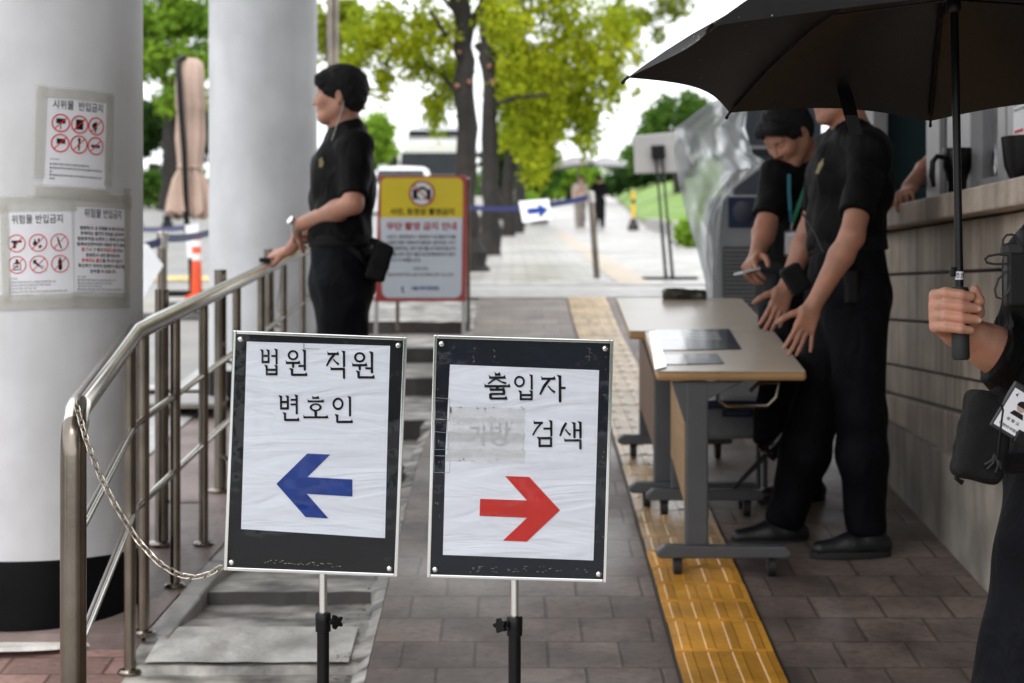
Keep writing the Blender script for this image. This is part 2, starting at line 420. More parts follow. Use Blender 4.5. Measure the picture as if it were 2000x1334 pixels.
M['alu'] = mk('grey aluminium frame', (.42, .41, .42), .4, .3, .08, 5)
M['dark_gap'] = mk('dark frame', (.02, .02, .022), .5, 0, .2, 5)
M['room'] = mk('booth interior paint', (.055, .075, .08), .6, 0, .3, 2)
M['concrete'] = mk('concrete soffit', (.34, .335, .325), .7, 0, .15, 2, bump=.2, bscale=20)
def glassy(name, tint, t=.9, rough=.03, spec=1.0, haze=0.0, bump=.3):
    m = bpy.data.materials.new(name); m.use_nodes = True; nt = m.node_tree; n = nt.nodes; l = nt.links; n.remove(n['Principled BSDF']); o = n['Material Output']
    tr = n.new('ShaderNodeBsdfTransparent'); tr.inputs[0].default_value = (*[t * (c if not haze else 1 - (1 - c) * .12) for c in tint], 1)
    gl = n.new('ShaderNodeBsdfGlossy'); gl.inputs['Roughness'].default_value = rough; gl.inputs[0].default_value = (1, 1, 1, 1)
    fr = n.new('ShaderNodeFresnel'); fr.inputs[0].default_value = 1.45
    ml = n.new('ShaderNodeMath'); ml.operation = 'MULTIPLY'; ml.inputs[1].default_value = spec
    tc = n.new('ShaderNodeTexCoord'); nz = n.new('ShaderNodeTexNoise'); nz.inputs['Scale'].default_value = 5; nz.inputs['Detail'].default_value = 3
    l.new(tc.outputs['Object'], nz.inputs['Vector']); bp = n.new('ShaderNodeBump'); bp.inputs['Strength'].default_value = bump; bp.inputs['Distance'].default_value = .02
    l.new(nz.outputs[0], bp.inputs['Height']); l.new(bp.outputs[0], gl.inputs['Normal'])
    mx = n.new('ShaderNodeMixShader'); l.new(fr.outputs[0], ml.inputs[0]); l.new(ml.outputs[0], mx.inputs[0])
    last = tr
    if haze:
        df = n.new('ShaderNodeBsdfDiffuse'); df.inputs[0].default_value = (*tint, 1); m2 = n.new('ShaderNodeMixShader'); m2.inputs[0].default_value = haze
        l.new(tr.outputs[0], m2.inputs[1]); l.new(df.outputs[0], m2.inputs[2]); last = m2
    l.new(last.outputs[0], mx.inputs[1]); l.new(gl.outputs[0], mx.inputs[2]); l.new(mx.outputs[0], o.inputs[0]); return m
M['acrylic'] = glassy('clear acrylic', (.97, .98, 1), .98, .03, .35)
M['pane'] = glassy('window glass', (.8, .88, .9), .8, .02, 1.6)
M['tape'] = glassy('aged clear tape', (.72, .71, .63), .97, .12, .6, .34)
M['film'] = glassy('clear plastic sheet', (.70, .74, .76), .98, .42, .4, .74, .2)

# ================================================================ the ground
def frange(a, b, n): return [a + (b - a) * i / n for i in range(n + 1)]
def ss(x, a, b):
    t = min(1, max(0, (x - a) / (b - a))); return t * t * (3 - 2 * t)
def gz(x, z):
    w = ss(x, -2.2, -.6) if z < 16 else ss(x, -4, -1.0)
    h = gleft(z) * (1 - w) + gright(z) * w
    return h
def kind(o): return tag(o, kind='structure')
m = MB()
zs = [-30, -10, 0, 3, 6, 9, 12, 13.5, 15, 17, 20, 25, 30, 40, 50, 60, 75, 90, 120, 160, 220, 400, 900]
xs = [-500, -150, -60, -30, -15, -8, -4, -3, -2.2, -1.6, -1, -.6, 0, .6, 1.2, 2, 3, 5, 8, 15, 30, 60, 150, 500]
m.grid(lambda x, z: (x, z, gz(x, z) - (.35 if z < 13.4 else .025)), xs, zs); kind(m.build('ground', M['ground'], smooth=True))
def xl(z): return -.415 if z < 8 else -.415 + .165 * min(1, (z - 8) / 4)
m = MB()
rz = frange(1.0, 13.6, 42)
m.grid(lambda u, z: (xl(z) + (1.66 - xl(z)) * u, z, SL * z), frange(0, 1, 6), rz)
m.grid(lambda u, z: (xl(z), z, SL * z - .4 * u), [0, 1], rz)
kind(m.build('ramp', M['ramp']))
# mortar edging between ramp and steps
m = MB(); r2 = random.Random(3)
for a, b in zip(rz, rz[1:]):
    for q in range(3):
        z0 = a + (b - a) * q / 3; z1 = a + (b - a) * (q + 1) / 3 - .004; w = .035 + r2.random() * .03
        m.prism([(xl(z0) - w, z0, SL * z0 - .3), (xl(z0) - .004, z0, SL * z0 - .3), (xl(z0) - .004, z0, SL * z0 - .004 - r2.random() * .01), (xl(z0) - w, z0, SL * z0 - .012 - r2.random() * .02)], (xl(z1) - xl(z0), z1 - z0, SL * (z1 - z0)))
kind(m.build('ramp_edging', M['step']))
# steps
noses = [(2.0, .02), (5.25, .028), (5.62, .004), (6.0, .045), (6.8, .07), (7.92, .13), (8.96, .105), (10.2, .105), (11.3, .098), (12.5, .092)]
prof_ = []
for i, (z, r) in enumerate(noses):
    zt = SL * z - .02
    prof_ += [(z, zt - r), (z + .012, zt - .004), (z + .03, zt)]
    if i + 1 < len(noses):
        z2, r2_ = noses[i + 1]; f = SL * z2 - .02 - r2_
        for q in (1 / 4, 2 / 4, 3 / 4): prof_.append((z + .03 + (z2 - z - .03) * q, zt + (f - zt) * q + (NP.rand() - .5) * .008))
prof_ += [(13.6, SL * 13.6 - .012)]
m = MB(); xu = frange(0, 1, 10)
wob = {i: [(NP.rand() - .5) * .014 for _ in xu] for i in range(len(prof_))}
def stf(u, j):
    z, h = prof_[int(j)]; x = -1.13 + (xl(z) + .02 + 1.13) * u; q = int(round(u * 10)); jj = int(j) - int(j) % 1
    base = max(k for k in range(len(noses)) if noses[k][0] <= z + 1e-6)
    dz = wob[base][q] if abs(z - noses[base][0]) < .04 else 0
    return (x, z + dz, h + (NP.rand() - .5) * .006)
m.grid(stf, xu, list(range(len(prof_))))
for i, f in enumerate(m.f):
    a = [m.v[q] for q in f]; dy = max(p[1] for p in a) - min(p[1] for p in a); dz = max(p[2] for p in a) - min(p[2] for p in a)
    m.mi[i] = 1 if dz > 1.2 * dy and dz > .03 else 0  # riser faces near black: shade painted in along with stain
kind(m.build('steps', [M['step'], mk('shaded and stained riser', (.035, .030, .026), .5, 0, .5, 6, bump=.5, bscale=30)]))
m = MB(); m.grid(lambda x, z: (x, z, SL * z - .014 + (NP.rand() - .5) * .003), frange(-1.08, -.48, 8), frange(5.262, 5.6, 4)); kind(m.build('step_slab', M['slab']))
# landing and cross kerb at the top of the ramp
m = MB(); m.grid(lambda x, z: (x, z, gright(z) + .006), frange(-1.6, 3.2, 6), [13.6, 14.2, 14.9]); kind(m.build('landing', M['granite']))
m = MB(); m.box((.8, 14.98, gright(15) - .04), (4.8, .14, .13), bev=.012); kind(m.build('kerb', M['white_kerb']))
m = MB(); zz = [15.06, 16, 18, 20, 25, 30, 40, 50, 60, 75, 90, 105, 120, 150, 200]
def pxr(z): return 3.2 if z < 20 else prof(z, [(20, 3.2), (45, 4.0), (60, 4.3), (120, 6.4), (220, 8)])
def pxl(z): return prof(z, [(15, -2.5), (30, -.9), (60, .3), (120, 1.5), (220, 2)])
m.grid(lambda u, z: (pxl(z) + (pxr(z) - pxl(z)) * u, z, gright(z) + .004), frange(0, 1, 5), zz); kind(m.build('pavement', M['pavement']))
# tan guide strip along the pavement
M['tan'] = mk('tan guide tile', (.36, .29, .22), .4, 0, .15, 3)
m = MB(); m.grid(lambda u, z: (.82 + .006 * z + .3 * u, z, gright(z) + .009), [0, 1], [15.1, 18, 24, 34, 50]); kind(m.build('guide_strip', M['tan']))
# tactile strip on the ramp
m = MB(); mt = MB(); mn = m
tx0, tx1 = .482, .772
def txo(z): return -.06 * ss(z, 7.5, 12.5)
z = 2.9; q = 0
while z < 13.5:
    d = .298 if z < 5.55 else .2
    m = mn if z < 6.3 else mt
    for dx in (0,):
        a, b = z + .004, z + d - .004; o = txo(z)
        dh = NP.rand() * .003; tl = (NP.rand() - .5) * .006
        m.prism([(tx0 + o, a, SL * a + .001), (tx1 + o, a, SL * a + .001), (tx1 + o, a, SL * a + .010 + dh), (tx0 + o, a, SL * a + .010 + dh)], (tl, b - a, SL * (b - a)))
        nb = 4
        for k in range(nb):
            cx = tx0 + o + .29 * (k + .5) / nb; zb = SL * a + .0095 + dh
            m.prism([(cx - .019, a + .012, zb), (cx + .019, a + .012, zb), (cx + .012, a + .012, zb + .0052), (cx - .012, a + .012, zb + .0052)], (tl, b - a - .024, SL * (b - a - .024)))
    z += d; q += 1
def tileshade(mm, n, l, b, mx, tc):
    g = n.new('ShaderNodeNewGeometry'); rr = n.new('ShaderNodeMapRange'); rr.inputs['To Min'].default_value = .75; rr.inputs['To Max'].default_value = 1.15
    l.new(g.outputs['Random Per Island'], rr.inputs['Value']); mu = n.new('ShaderNodeMixRGB'); mu.blend_type = 'MULTIPLY'; mu.inputs[0].default_value = 1
    l.new(mx.outputs[0], mu.inputs[1]); l.new(rr.outputs[0], mu.inputs[2]); l.new(mu.outputs[0], b.inputs['Base Color'])
kind(mt.build('worn_tactile_paving', mk('worn tactile tile', (.52, .35, .185), .24, 0, .25, 5, bump=.3, bscale=50, extra=tileshade)))
kind(mn.build('tactile_paving', mk('tactile tile', (.70, .335, .045), .24, 0, .3, 5, bump=.25, bscale=60, extra=tileshade)))
# dark joint bed under the strip
m = MB(); m.grid(lambda u, z: (tx0 - .012 + txo(z) + (tx1 - tx0 + .024) * u, z, SL * z + .003), [0, 1], frange(2.9, 13.5, 12)); kind(m.build('tactile_bed', mk('dark joint bed', (.035, .03, .028), .6)))
# left paving
def lpx(z): return -2.9 if z < 5.9 else -1.68
def lpe(z): return prof(z, [(0, -1.14), (5.4, -1.13), (6.5, -1.05), (10, -1.02), (14, -1.0)])
m = MB(); m.grid(lambda u, z: (-4.5 + (lpe(z) + 4.5) * u, z, gleft(z) - .045), frange(0, 1, 6), frange(2.5, 5.47, 6)); kind(m.build('lower_paving', M['red_paver']))
m = MB()
m.grid(lambda u, z: (lpx(z) + (lpe(z) - lpx(z)) * u, z, gleft(z) + .004), frange(0, 1, 4), [5.47, 5.899, 5.9001, 6.5, 7.5, 8.5, 9.9, 12, 14])
m.grid(lambda x, u: (x, 5.47, gleft(5.47) + .004 - .06 * u), [-2.9, -1.13], [0, 1])
kind(m.build('left_paving', M['left_paver'], smooth=False))
m = MB()
kz = [5.47, 5.9, 6.3, 6.9, 7.6, 8.4, 9.4, 10.6, 12, 13.6]
for i, (a, b) in enumerate(zip(kz, kz[1:])):
    o = (NP.rand() - .5) * .012
    pts = [(lpe(a) + o, a + .006, gleft(a) - .35), (lpe(a) + .075 + o, a + .006, gleft(a) - .35), (lpe(a) + .07 + o, a + .006, gleft(a) - .006), (lpe(a) + o, a + .006, gleft(a) + .003)]
    m.prism(pts, (lpe(b) - lpe(a), b - a - .012, gleft(b) - gleft(a)))
kind(m.build('edge_kerb', M['granite'], bevel=.006))
m = MB()
for a, b in zip(frange(5.9, 16, 12), frange(5.9, 16, 12)[1:]):
    m.prism([(-1.98, a + .004, gleft(a) - .2), (-1.685, a + .004, gleft(a) - .2), (-1.685, a + .004, gleft(a) + .012), (-1.98, a + .004, gleft(a) + .03)], (0, b - a - .008, gleft(b) - gleft(a)))
kind(m.build('white_kerb', M['white_kerb']))
m = MB(); m.grid(lambda x, z: (x, z, gleft(z) - .01), [-40, -15, -8, -5, -3, -1.99], [5.5, 8, 9.9, 14, 20, 28, 40, 46]); kind(m.build('road', M['road']))
m = MB(); m.grid(lambda x, z: (x, z, gleft(z) + .002), [-9, -6, -3.2], [19.2, 19.9]); kind(m.build('yellow_road_line', mk('worn yellow line', (.55, .38, .12), .5, 0, .3, 5)))
# lawn on the right
def lawn(u, v):
    z = 58 + 62 * v; x0 = pxr(z) + .2; x = x0 + 16 * u
    return (x, z, gright(z) + .03 + (1 - math.exp(-3.2 * u * 16 / 4)) * (.5 + .9 * v) + .10 * u * 16)
def lawn_skirt(u, v):
    x, y, h = lawn(u, max(v, 0))
    return (x, y - .4, gz(x, y) - .3) if v < 0 else (x, y, h)
m = MB(); m.grid(lawn_skirt, [0, .03, .07, .12, .2, .3, .5, 1], [-1] + frange(0, 1, 8)); kind(m.build('lawn', M['lawn'], smooth=True))
m = MB(); z0 = 30
m.prism([(3.25, 18, gright(18)), (3.42, 18, gright(18)), (3.42, 18, gright(18) + .35), (3.25, 18, gright(18) + .35)], (.9, 38, gright(56) - gright(18))); kind(m.build('lawn_kerb', M['granite']))

# ================================================================ columns
def column(c, r, z0, z1, band, label):
    e = empty('column', (c[0], c[1], z0), label, 'column', 'white columns of the canopy')
    m = MB(); h = z1 - z0; pr = [(r + .004, 0), (r + .004, band - .01), (r + .001, band)]
    m.lathe((c[0], c[1], z0), pr, 64); m.build('base_band', M['black_band'], e, True)
    m = MB(); m.lathe((c[0], c[1], z0), [(r, band - .02), (r, h * .3), (r, h * .6), (r, h)], 64); m.build('shaft', M['column'], e, True)
    if band > .2:
        m = MB(); m.lathe((c[0], c[1], z0 - .02), [(0, .014), (r + .10, .012), (r + .105, 0)], 48); m.build('mortar_bed', M['slab'], e)
    return e
CA = (-1.547, 5.83); RA = .34
column(CA, RA, gleft(5.6) - .03, 5.2, .235, 'thick white column nearest the camera with taped paper notices and black base')
column((-1.416, 10.2), .306, gleft(9.95) - .01, 5.2, .2, 'plain white column behind the handrail beside the standing guard')

# ---------------------------------------------------------------- notices taped to the near column
def colpt(a, r, zz): return V((CA[0] + r * math.sin(a), CA[1] - r * math.cos(a), zz))
def colang(px):
    best = min((abs(1000 + FPX * (CA[0] + RA * math.sin(a)) / (CA[1] - RA * math.cos(a)) - px), a) for a in [R(-70 + .25 * k) for k in range(680)])
    return best[1]
def poster(px, py, tilt, w, h, label, draw, tapes):
    a0 = colang(px); zc = CAMZ + (YH - py) * (CA[1] - RA * math.cos(a0)) / FPX; ct, st = math.cos(tilt), math.sin(tilt)
    e = empty('paper_notice', colpt(a0, RA, zc), label, 'notice', 'notices taped to the near column')
    def fn(off):
        def g(u, v):
            uu = u * ct - v * st; vv = u * st + v * ct
            return colpt(a0 + uu / RA, RA + off, zc + vv)
        return g
    m = MB(); f = fn(.0015); m.grid(lambda u, v: f(u, v) , frange(-w / 2, w / 2, 14), frange(-h / 2, h / 2, 8)); m.build('sheet', M['paper2'], e, True)
    inks = {'ink': MB(), 'red_ink': MB(), 'blue_ink': MB()}
    draw(inks, fn(.0022), fn(.0028))
    for kx, mb in inks.items():
        if mb.v: mb.build({'ink': 'lettering', 'red_ink': 'red_print', 'blue_ink': 'blue_print'}[kx], M[kx], e, recalc=False)
    m = MB()
    for i, (u0, v0, u1, v1) in enumerate(tapes):
        g = fn(.0034 + .0005 * i); m.grid(g, frange(u0, u1, 12), frange(v0, v1, 6))
    m.build('tape', M['tape'], e, True)
def line(inks, f, t, x, y, size, width=None, al='L', bold=0, ink='ink'): put2d(inks[ink], text2d(t, size, bold), f, x, y, width, al)
def icon(inks, f, f2, cx, cy, r, shapes, th=.14):
    for s in shapes: put(inks['ink'], s, f, cx, cy, r)
    put(inks['red_ink'], ring2d(1 - th, 1, 32), f2, cx, cy, r); q = (1 - th) * .707
    put(inks['red_ink'], bar2d(-q, -q, q, q, th * .85), f2, cx, cy, r)
def poly2(*p): return list(p), [tuple(range(len(p)))]
def rect2(x0, y0, x1, y1): return poly2((x0, y0), (x1, y0), (x1, y1), (x0, y1))
PLAC = [rect2(-.5, -.05, .5, .5), bar2d(0, -.7, 0, -.05, .1)]
BOOK = [rect2(-.42, -.55, .42, .55)]
HORN = [poly2((-.5, -.15), (-.5, .2), (.0, .5), (.1, .5), (.1, -.4), (0, -.4)), poly2((-.3, -.15), (-.1, -.25), (0, -.7), (-.15, -.7))]
FLAG = [rect2(-.35, -.05, .55, .5), bar2d(-.35, -.1, -.35, .5, .06)]
STICK = [bar2d(0, -.65, .02, .5, .16, .22), ring2d(0.01, .17, 14, .02, .55)]
BANN = [rect2(-.55, -.18, -.2, .14), rect2(-.15, -.2, .2, .16), rect2(.25, -.18, .55, .14)]
GUN = [rect2(-.55, .08, .6, .32), poly2((-.35, .1), (.02, .1), (-.08, -.55), (-.38, -.55)), poly2((-.05, .1), (.2, .1), (.08, -.1), (-.05, -.1))]
FIRE = [ring2d(.01, .26, 16, -.3, -.08), poly2((-.45, .05), (-.15, .05), (-.36, .55)), rect2(.0, .05, .18, .5), poly2((.0, -.45), (.25, -.2), (.45, -.4), (.2, -.65))]
KNIFE = [poly2((-.28, .75), (-.12, .6), (.02, .05), (-.18, .05)), poly2((-.18, .05), (.02, .05), (.28, -.65), (.12, -.72))]
BOTT = [rect2(-.42, -.6, .42, -.5), rect2(-.42, -.6, -.34, .1), rect2(.34, -.6, .42, .1), poly2((-.42, .1), (.42, .1), (.18, .32), (-.18, .32)), rect2(-.14, .32, .14, .6), bar2d(-.2, -.35, .2, -.1, .07), bar2d(-.2, -.1, .2, -.35, .07)]
ROCK = [poly2((-.6, .5), (-.15, .5), (-.3, .3), (.15, -.12), (-.02, -.3), (-.45, .12), (-.6, .0)), bar2d(.1, -.2, .55, -.45, .05), bar2d(.1, -.25, .4, -.6, .05), bar2d(.15, -.15, .6, -.25, .05)]
TANK = [rect2(-.22, -.55, .22, .3), ring2d(.01, .22, 16, 0, .3), ring2d(.01, .22, 16, 0, -.5), rect2(-.07, .45, .07, .7), rect2(-.14, .6, .14, .68)]
LAW = ['근거규정 :']
def dA(i, f, f2):
    line(i, f, '시위물  반입금지', 0, .098, .030, .165, 'C', .012)
    for k, s in enumerate((PLAC, BOOK, HORN, FLAG, STICK, BANN)): icon(i, f, f2, (-.056, .003, .06)[k % 3], (.052, -.010)[k // 3], .0285, s)
    line(i, f, '근거규정 :', -.085, -.063, .0075)
    for t, y in (('● 법원조직법 제55조의2(법원보안관리대)', -.078), ('● 법원보안관리대 운영에 관한 예규 제3조(출입자에 대한 검색', -.090), ('   등)', -.101), ('● 법원보안관리대의 설치, 조직 및 분장사무 등에 관한 규칙', -.112), ('   제5조', -.123)):
        line(i, f, t, -.085, y, .0072, .17 if len(t) > 28 else None, bold=.015)
def dB(i, f, f2):
    line(i, f, '위험물 반입금지', 0, .090, .030, .152, 'C', .008)
    for k, s in enumerate((GUN, FIRE, KNIFE, BOTT, ROCK, TANK)): icon(i, f, f2, (-.064, 0, .064)[k % 3], (.028, -.038)[k // 3], .0272, s, .1)
    line(i, f, '근거규정 :', -.092, -.083, .0072)
    for t, y in (('● 법원조직법 제55조의 2 (법원보안관리대) 1항', -.094), ('● 법원보안관리대 운영에 관한 예규 제3조', -.104), ('   (출입자에 대한 검색 등) 1항', -.114), ('● 법원보안관리대의 설치, 조직 및 분장사무 등에 관한 규칙', -.124), ('   제5조 (직무, 1호 4호 5호', -.134)): line(i, f, t, -.092, y, .0072, .175 if len(t) > 30 else None)
def dC(i, f, f2):
    line(i, f, '위험물 반입금지', .0, .102, .030, .145, 'C', .01)
    y = .062
    for row in (('법원청사 내 위험물 및 질서유지에',), ('방해되는 물건의 반입을 금지하며',), ('법원조직법 55조의 2, 3항에 근거하여',), ('법원보안관리대의 대원은 청사 내에서',), ('*흉기', '나 그 밖의 ', '*위험한 물건', ' 또는'), ('법원청사 내의 질서유지에',), ('*방해되는 물건', '을 지니고 있는지'), ('확인하기 위하여 법원청사 출입자를',), ('+검색', '할 수 있습니다.')):
        ws = []
        for t in row:
            g = text2d(t.lstrip('*+'), .0125, .022); xs_ = [v[0] for v in g[0]]; ws.append((g, max(xs_) - min(xs_), t))
        x = -(sum(w for _, w, _ in ws) + .003 * (len(ws) - 1)) / 2
        for g, w, t in ws:
            put2d(i['red_ink' if t[0] == '*' else 'blue_ink' if t[0] == '+' else 'ink'], g, f, x, y); x += w + .003
        y -= .0168
    line(i, f, '근거규정 :', -.092, -.088, .0072)
    for t, y in (('● 법원조직법 제55조의 2 (법원보안관리대) 1항', -.098), ('● 법원보안관리대 운영에 관한 예규 제3조', -.108), ('   (출입자에 대한 검색 등) 1항', -.117), ('● 법원보안관리대의 설치, 조직 및 분장사무 등에 관한 규칙', -.127), ('   제5조 1호, 4호 5호', -.136)): line(i, f, t, -.092, y, .0072, .175 if len(t) > 30 else None)
poster(152, 276, R(-2.0), .205, .297, 'upper white paper notice with six red prohibition circles on the near column', dA,
       [(-.135, -.12, -.100, .165), (.094, -.13, .125, .155), (-.12, .128, .12, .162), (-.13, -.178, .12, -.140)])
poster(75, 492, R(1.8), .21, .297, 'lower paper notice showing gun, knife and bottle prohibition circles', dB,
       [(-.13, .125, .12, .175), (-.13, -.175, .125, -.128), (-.112, -.15, -.085, .15)])
poster(203, 488, R(-.6), .205, .297, 'lower paper notice of dense text lines beside the prohibition circles', dC,
       [(-.1, .132, .13, .175), (.088, -.16, .122, .20), (-.11, -.18, .12, -.132)])

# ================================================================ canopy and booth
e = empty('canopy', (0, 6, 5.2), 'wide concrete canopy roof carried over the ramp by the white columns', 'canopy')
m = MB(); m.box((.65, 6.9, 5.32), (5.3, 10.6, .22)); m.build('slab', M['concrete'], e)
m = MB(); m.box((-2.07, 6.9, 5.30), (.12, 10.8, .42)); m.box((.65, 12.27, 5.30), (5.3, .12, .42)); m.box((.65, 1.53, 5.30), (5.3, .12, .42)); m.build('fascia', M['white_paint'], e)
WX = 1.60
e = empty('guard_booth', (WX + .9, 5, 0), 'stone clad guard booth with a long sill and sliding windows', 'booth')
m = MB(); Zc = [-.2, .5, .72, .92, 1.10, 1.285, 1.41, 1.60, 1.79, 1.975]
for a, b in zip(Zc, Zc[1:]):
    rec = .02 if a == 1.285 else 0
    zcuts = [.5, 2.4, 4.1, 6.15, 7.4, 8.4] if int(a * 100) % 2 else [.5, 1.6, 3.3, 5.2, 8.4]
    for p, q in zip(zcuts, zcuts[1:]): m.box((WX + .11 + rec, (p + q) / 2, (a + b) / 2), (.22, q - p - .006, b - a - .011), bev=.005)
m.build('wall', M['wall'], e)
m = MB(); m.box((WX + .13, 4.45, .9), (.2, 7.86, 2.14)); m.box((WX + 1.2, 8.46, 1.0), (2.4, .12, 2.1)); m.build('wall_core', M['dark_gap'], e)
m = MB(); m.prism([(WX - .03, .6, .2), (WX - .03, 8.35, .7), (WX - .03, 8.35, 1.215), (WX - .03, 7.64, 1.18), (WX - .03, 5.83, 1.10), (WX - .03, .6, .87)], (.029, 0, 0)); m.build('plinth', mk('plinth stone', (.42, .38, .33), .6, 0, .3, 4, bump=.4, bscale=20, extra=streaks((4, 5, 1.5), .8, (.12, .105, .09))), e)
m = MB(); m.box((WX + .06, 4.4, 2.02), (.30, 8.0, .085), bev=.008); m.build('sill', M['sill'], e)
m = MB()
for a, b in ((6.93, 7.14), (6.62, 6.80), (6.46, 6.60), (6.0, 6.09), (5.9, 5.975), (4.6, 4.7), (3.0, 3.1), (1.4, 1.5), (8.2, 8.4)):
    m.box((WX + .085, (a + b) / 2, 2.62), (.07, b - a, 1.11), bev=.004)
m.box((WX + .09, 4.45, 3.2), (.09, 7.9, .09)); m.box((WX + .1, 6.28, 2.095), (.05, .36, .05)); m.box((WX + .11, 3.8, 2.09), (.04, 4.2, .045)); m.build('window_frame', M['alu'], e)
m = MB(); m.box((WX + .10, 6.865, 2.62), (.05, .125, 1.1)); m.box((WX + .12, 6.612, 2.62), (.05, .03, 1.1)); m.build('frame_gap', M['dark_gap'], e)
for a, b in ((6.09, 6.46), (4.7, 5.9), (3.1, 4.6), (1.5, 3.0)):
    m = MB(); m.box((WX + .10, (a + b) / 2, 2.62), (.008, b - a, 1.05)); m.build('window_pane', M['pane'], e)
m = MB(); m.box((WX + .125, 6.275, 2.62), (.006, .36, 1.04)); m.build('blind', mk('grey blind', (.27, .27, .27), .6, 0, .08, 3), e)
m = MB()
m.box((WX + 2.2, 4.4, 2.1), (.08, 7.9, 2.4)); m.box((WX + 1.2, 4.4, 1.2), (2.0, 7.9, .08)); m.box((WX + 1.2, .55, 2.1), (2.0, .08, 2.4)); m.build('interior', M['room'], e)
m = MB(); m.box((WX + 1.2, 8.42, 2.2), (2.2, .05, 2.2)); m.build('end_wall', mk('end wall teal', (.03, .075, .085), .5, 0, .3, 3), e)
m = MB(); m.box((WX + 1.05, 4.3, 3.32), (2.5, 8.4, .14), bev=.01); m.build('roof', M['white_paint'], e)
m = MB(); m.box((1.13, 4.2, 3.42), (1.1, 8.3, .10), bev=.008); m.build('added_eave', M['concrete'], e)  # unseen overhang added to shade the men, wall and tables
# ================================================================ handrail
def railz(z): return 1.456 + (1.596 - 1.456) * (z - 3.84) / 1.5 if z < 5.34 else 1.596 + .0825 * (z - 5.34)
def railx(z): return -.94 - .185 * (z - 3.84) / 1.5 if z < 5.34 else -1.125 + .02 * (z - 5.34) / 4
ZEND = 13.2
def rp(z, d=0): return V((railx(z), z, railz(z) + d))
e = empty('handrail', (-1.1, 7, gleft(7)), 'weathered stainless handrail running up beside the steps', 'handrail')
m = MB(); a = rp(3.84)
m.tube([rp(3.87, -.03), rp(3.9, -.006), rp(3.95), rp(4.6), rp(5.34), rp(7), rp(9), rp(11), rp(ZEND)], .0275, 20); m.build('top_rail', M['steel'], e, True)
m = MB(); g0 = .40
m.tube([(a.x, a.y, g0), (a.x, a.y, a.z - .09), (a.x, a.y + .004, a.z - .055), (a.x - .002, a.y + .02, a.z - .032), (a.x - .006, a.y + .05, a.z - .018)], .028, 22); m.build('end_post', M['dull_steel'], e, True)
for d in (-.275, -.527):
    m = MB(); m.tube([rp(3.86, d), rp(5.34, d), rp(8, d), rp(ZEND, d)], .0115, 10); m.build('mid_rail', M['steel'], e, True)
def flange(m, p, r): m.lathe(p, [(r * 2.1, 0), (r * 2.1, .006), (r * 1.75, .013), (r, .015)], 20)
first = None
def post(name, x, z, r, zt, zg, fl=True):
    m = MB(); m.tube([(x, z, zg - .01), (x, z, zt)], r, 14)
    if fl: flange(m, (x, z, zg), r)
    return m.build(name, M['dull_steel'], e, True)
for z in (5.26, 5.47, 5.97, 6.5, 7.26, 7.95, 8.7, 9.46, 10.2, 10.95, 11.7, 12.45, 13.15):
    x = railx(z) - (.006 if z < 5.4 else 0); post('baluster', x, z, .0175, railz(z) - .02, gleft(z) + .004 - (.05 if z < 5.4 else 0))
for x, z in ((-1.27, 6.5), (-1.217, 7.48), (-1.2, 8.86), (-1.2, 10.4)):
    post('outer_post', x, z, .0255, gleft(z) + .93, gleft(z) + .004)
    zb = min((6.5, 7.26, 8.7, 10.2), key=lambda q: abs(q - z)); xb = railx(zb)
    for h in (.16, .56, .85):
        m = MB(); m.tube([(x, z, gleft(z) + h), (xb, zb, gleft(zb) + h)], .018, 4, sq=.4); m.build('bracket', M['dull_steel'], e)

# ================================================================ sign stands
WR = lambda sc, st: (lambda m, n, l, b, mx, tc: _wr(m, n, l, b, mx, tc, sc, st))
def _wr(m, n, l, b, mx, tc, sc, st):
    mp = n.new('ShaderNodeMapping'); mp.inputs['Scale'].default_value = sc; mp.inputs['Rotation'].default_value = (0, R(7), 0)
    nz = n.new('ShaderNodeTexNoise'); nz.inputs['Scale'].default_value = 1; nz.inputs['Detail'].default_value = 3; nz.inputs['Distortion'].default_value = 1.1
    l.new(tc.outputs['Object'], mp.inputs[0]); l.new(mp.outputs[0], nz.inputs['Vector'])
    bp = n.new('ShaderNodeBump'); bp.inputs['Strength'].default_value = st; bp.inputs['Distance'].default_value = .02
    l.new(nz.outputs[0], bp.inputs['Height']); l.new(bp.outputs[0], b.inputs['Normal'])
M['wpaper'] = mk('wrinkled paper', (.86, .865, .885), .45, 0, .02, 8, spec=.2, extra=WR((3.5, 3.5, 17), .42))
M['panel'] = mk('black sign panel', (.006, .006, .007), .3, 0, .3, 8, spec=.2)
M['panel_blue'] = mk('navy black sign panel', (.006, .007, .014), .3, 0, .3, 8, spec=.2)
def H(x0, y, x1, w=.092, dy=.0):
    return [bar2d(x0, y, x1, y + dy, w), poly2((x0, y + w * .5), (x0 - .03, y + w * 1.25), (x0 + .07, y + w * .4)), poly2((x1 - .09, y + dy + w * .45), (x1 - .01, y + dy + w * 1.1), (x1 + .035, y + dy - w * .4), (x1 - .01, y + dy - w * .5))]
def VV(x, y0, y1, w=.112):
    return [bar2d(x, y0, x + .004, y1, w, w * .95), poly2((x - w * .5, y0 - .07), (x - w * .5 - .075, y0 + .035), (x + w * .1, y0 + .012), (x + w * .5, y0)), poly2((x - w * .45, y1), (x + w * .45, y1), (x + w * .2, y1 - .03), (x - w * .2, y1 - .025))]
def DG(x0, y0, x1, y1, w=.115, w2=.07):
    mx_, my_ = (x0 + x1) / 2 + (y1 - y0) * .05, (y0 + y1) / 2 - (x1 - x0) * .05
    return [bar2d(x0, y0, mx_, my_, w * .9, w), bar2d(mx_, my_, x1, y1, w, w2)]
def OO(cx, cy, rx, ry, w=.098):
    g, f = ring2d(1 - w / rx * 1.0, 1, 30); return [([(cx + x * rx, cy + y * ry) for x, y in g], f)]
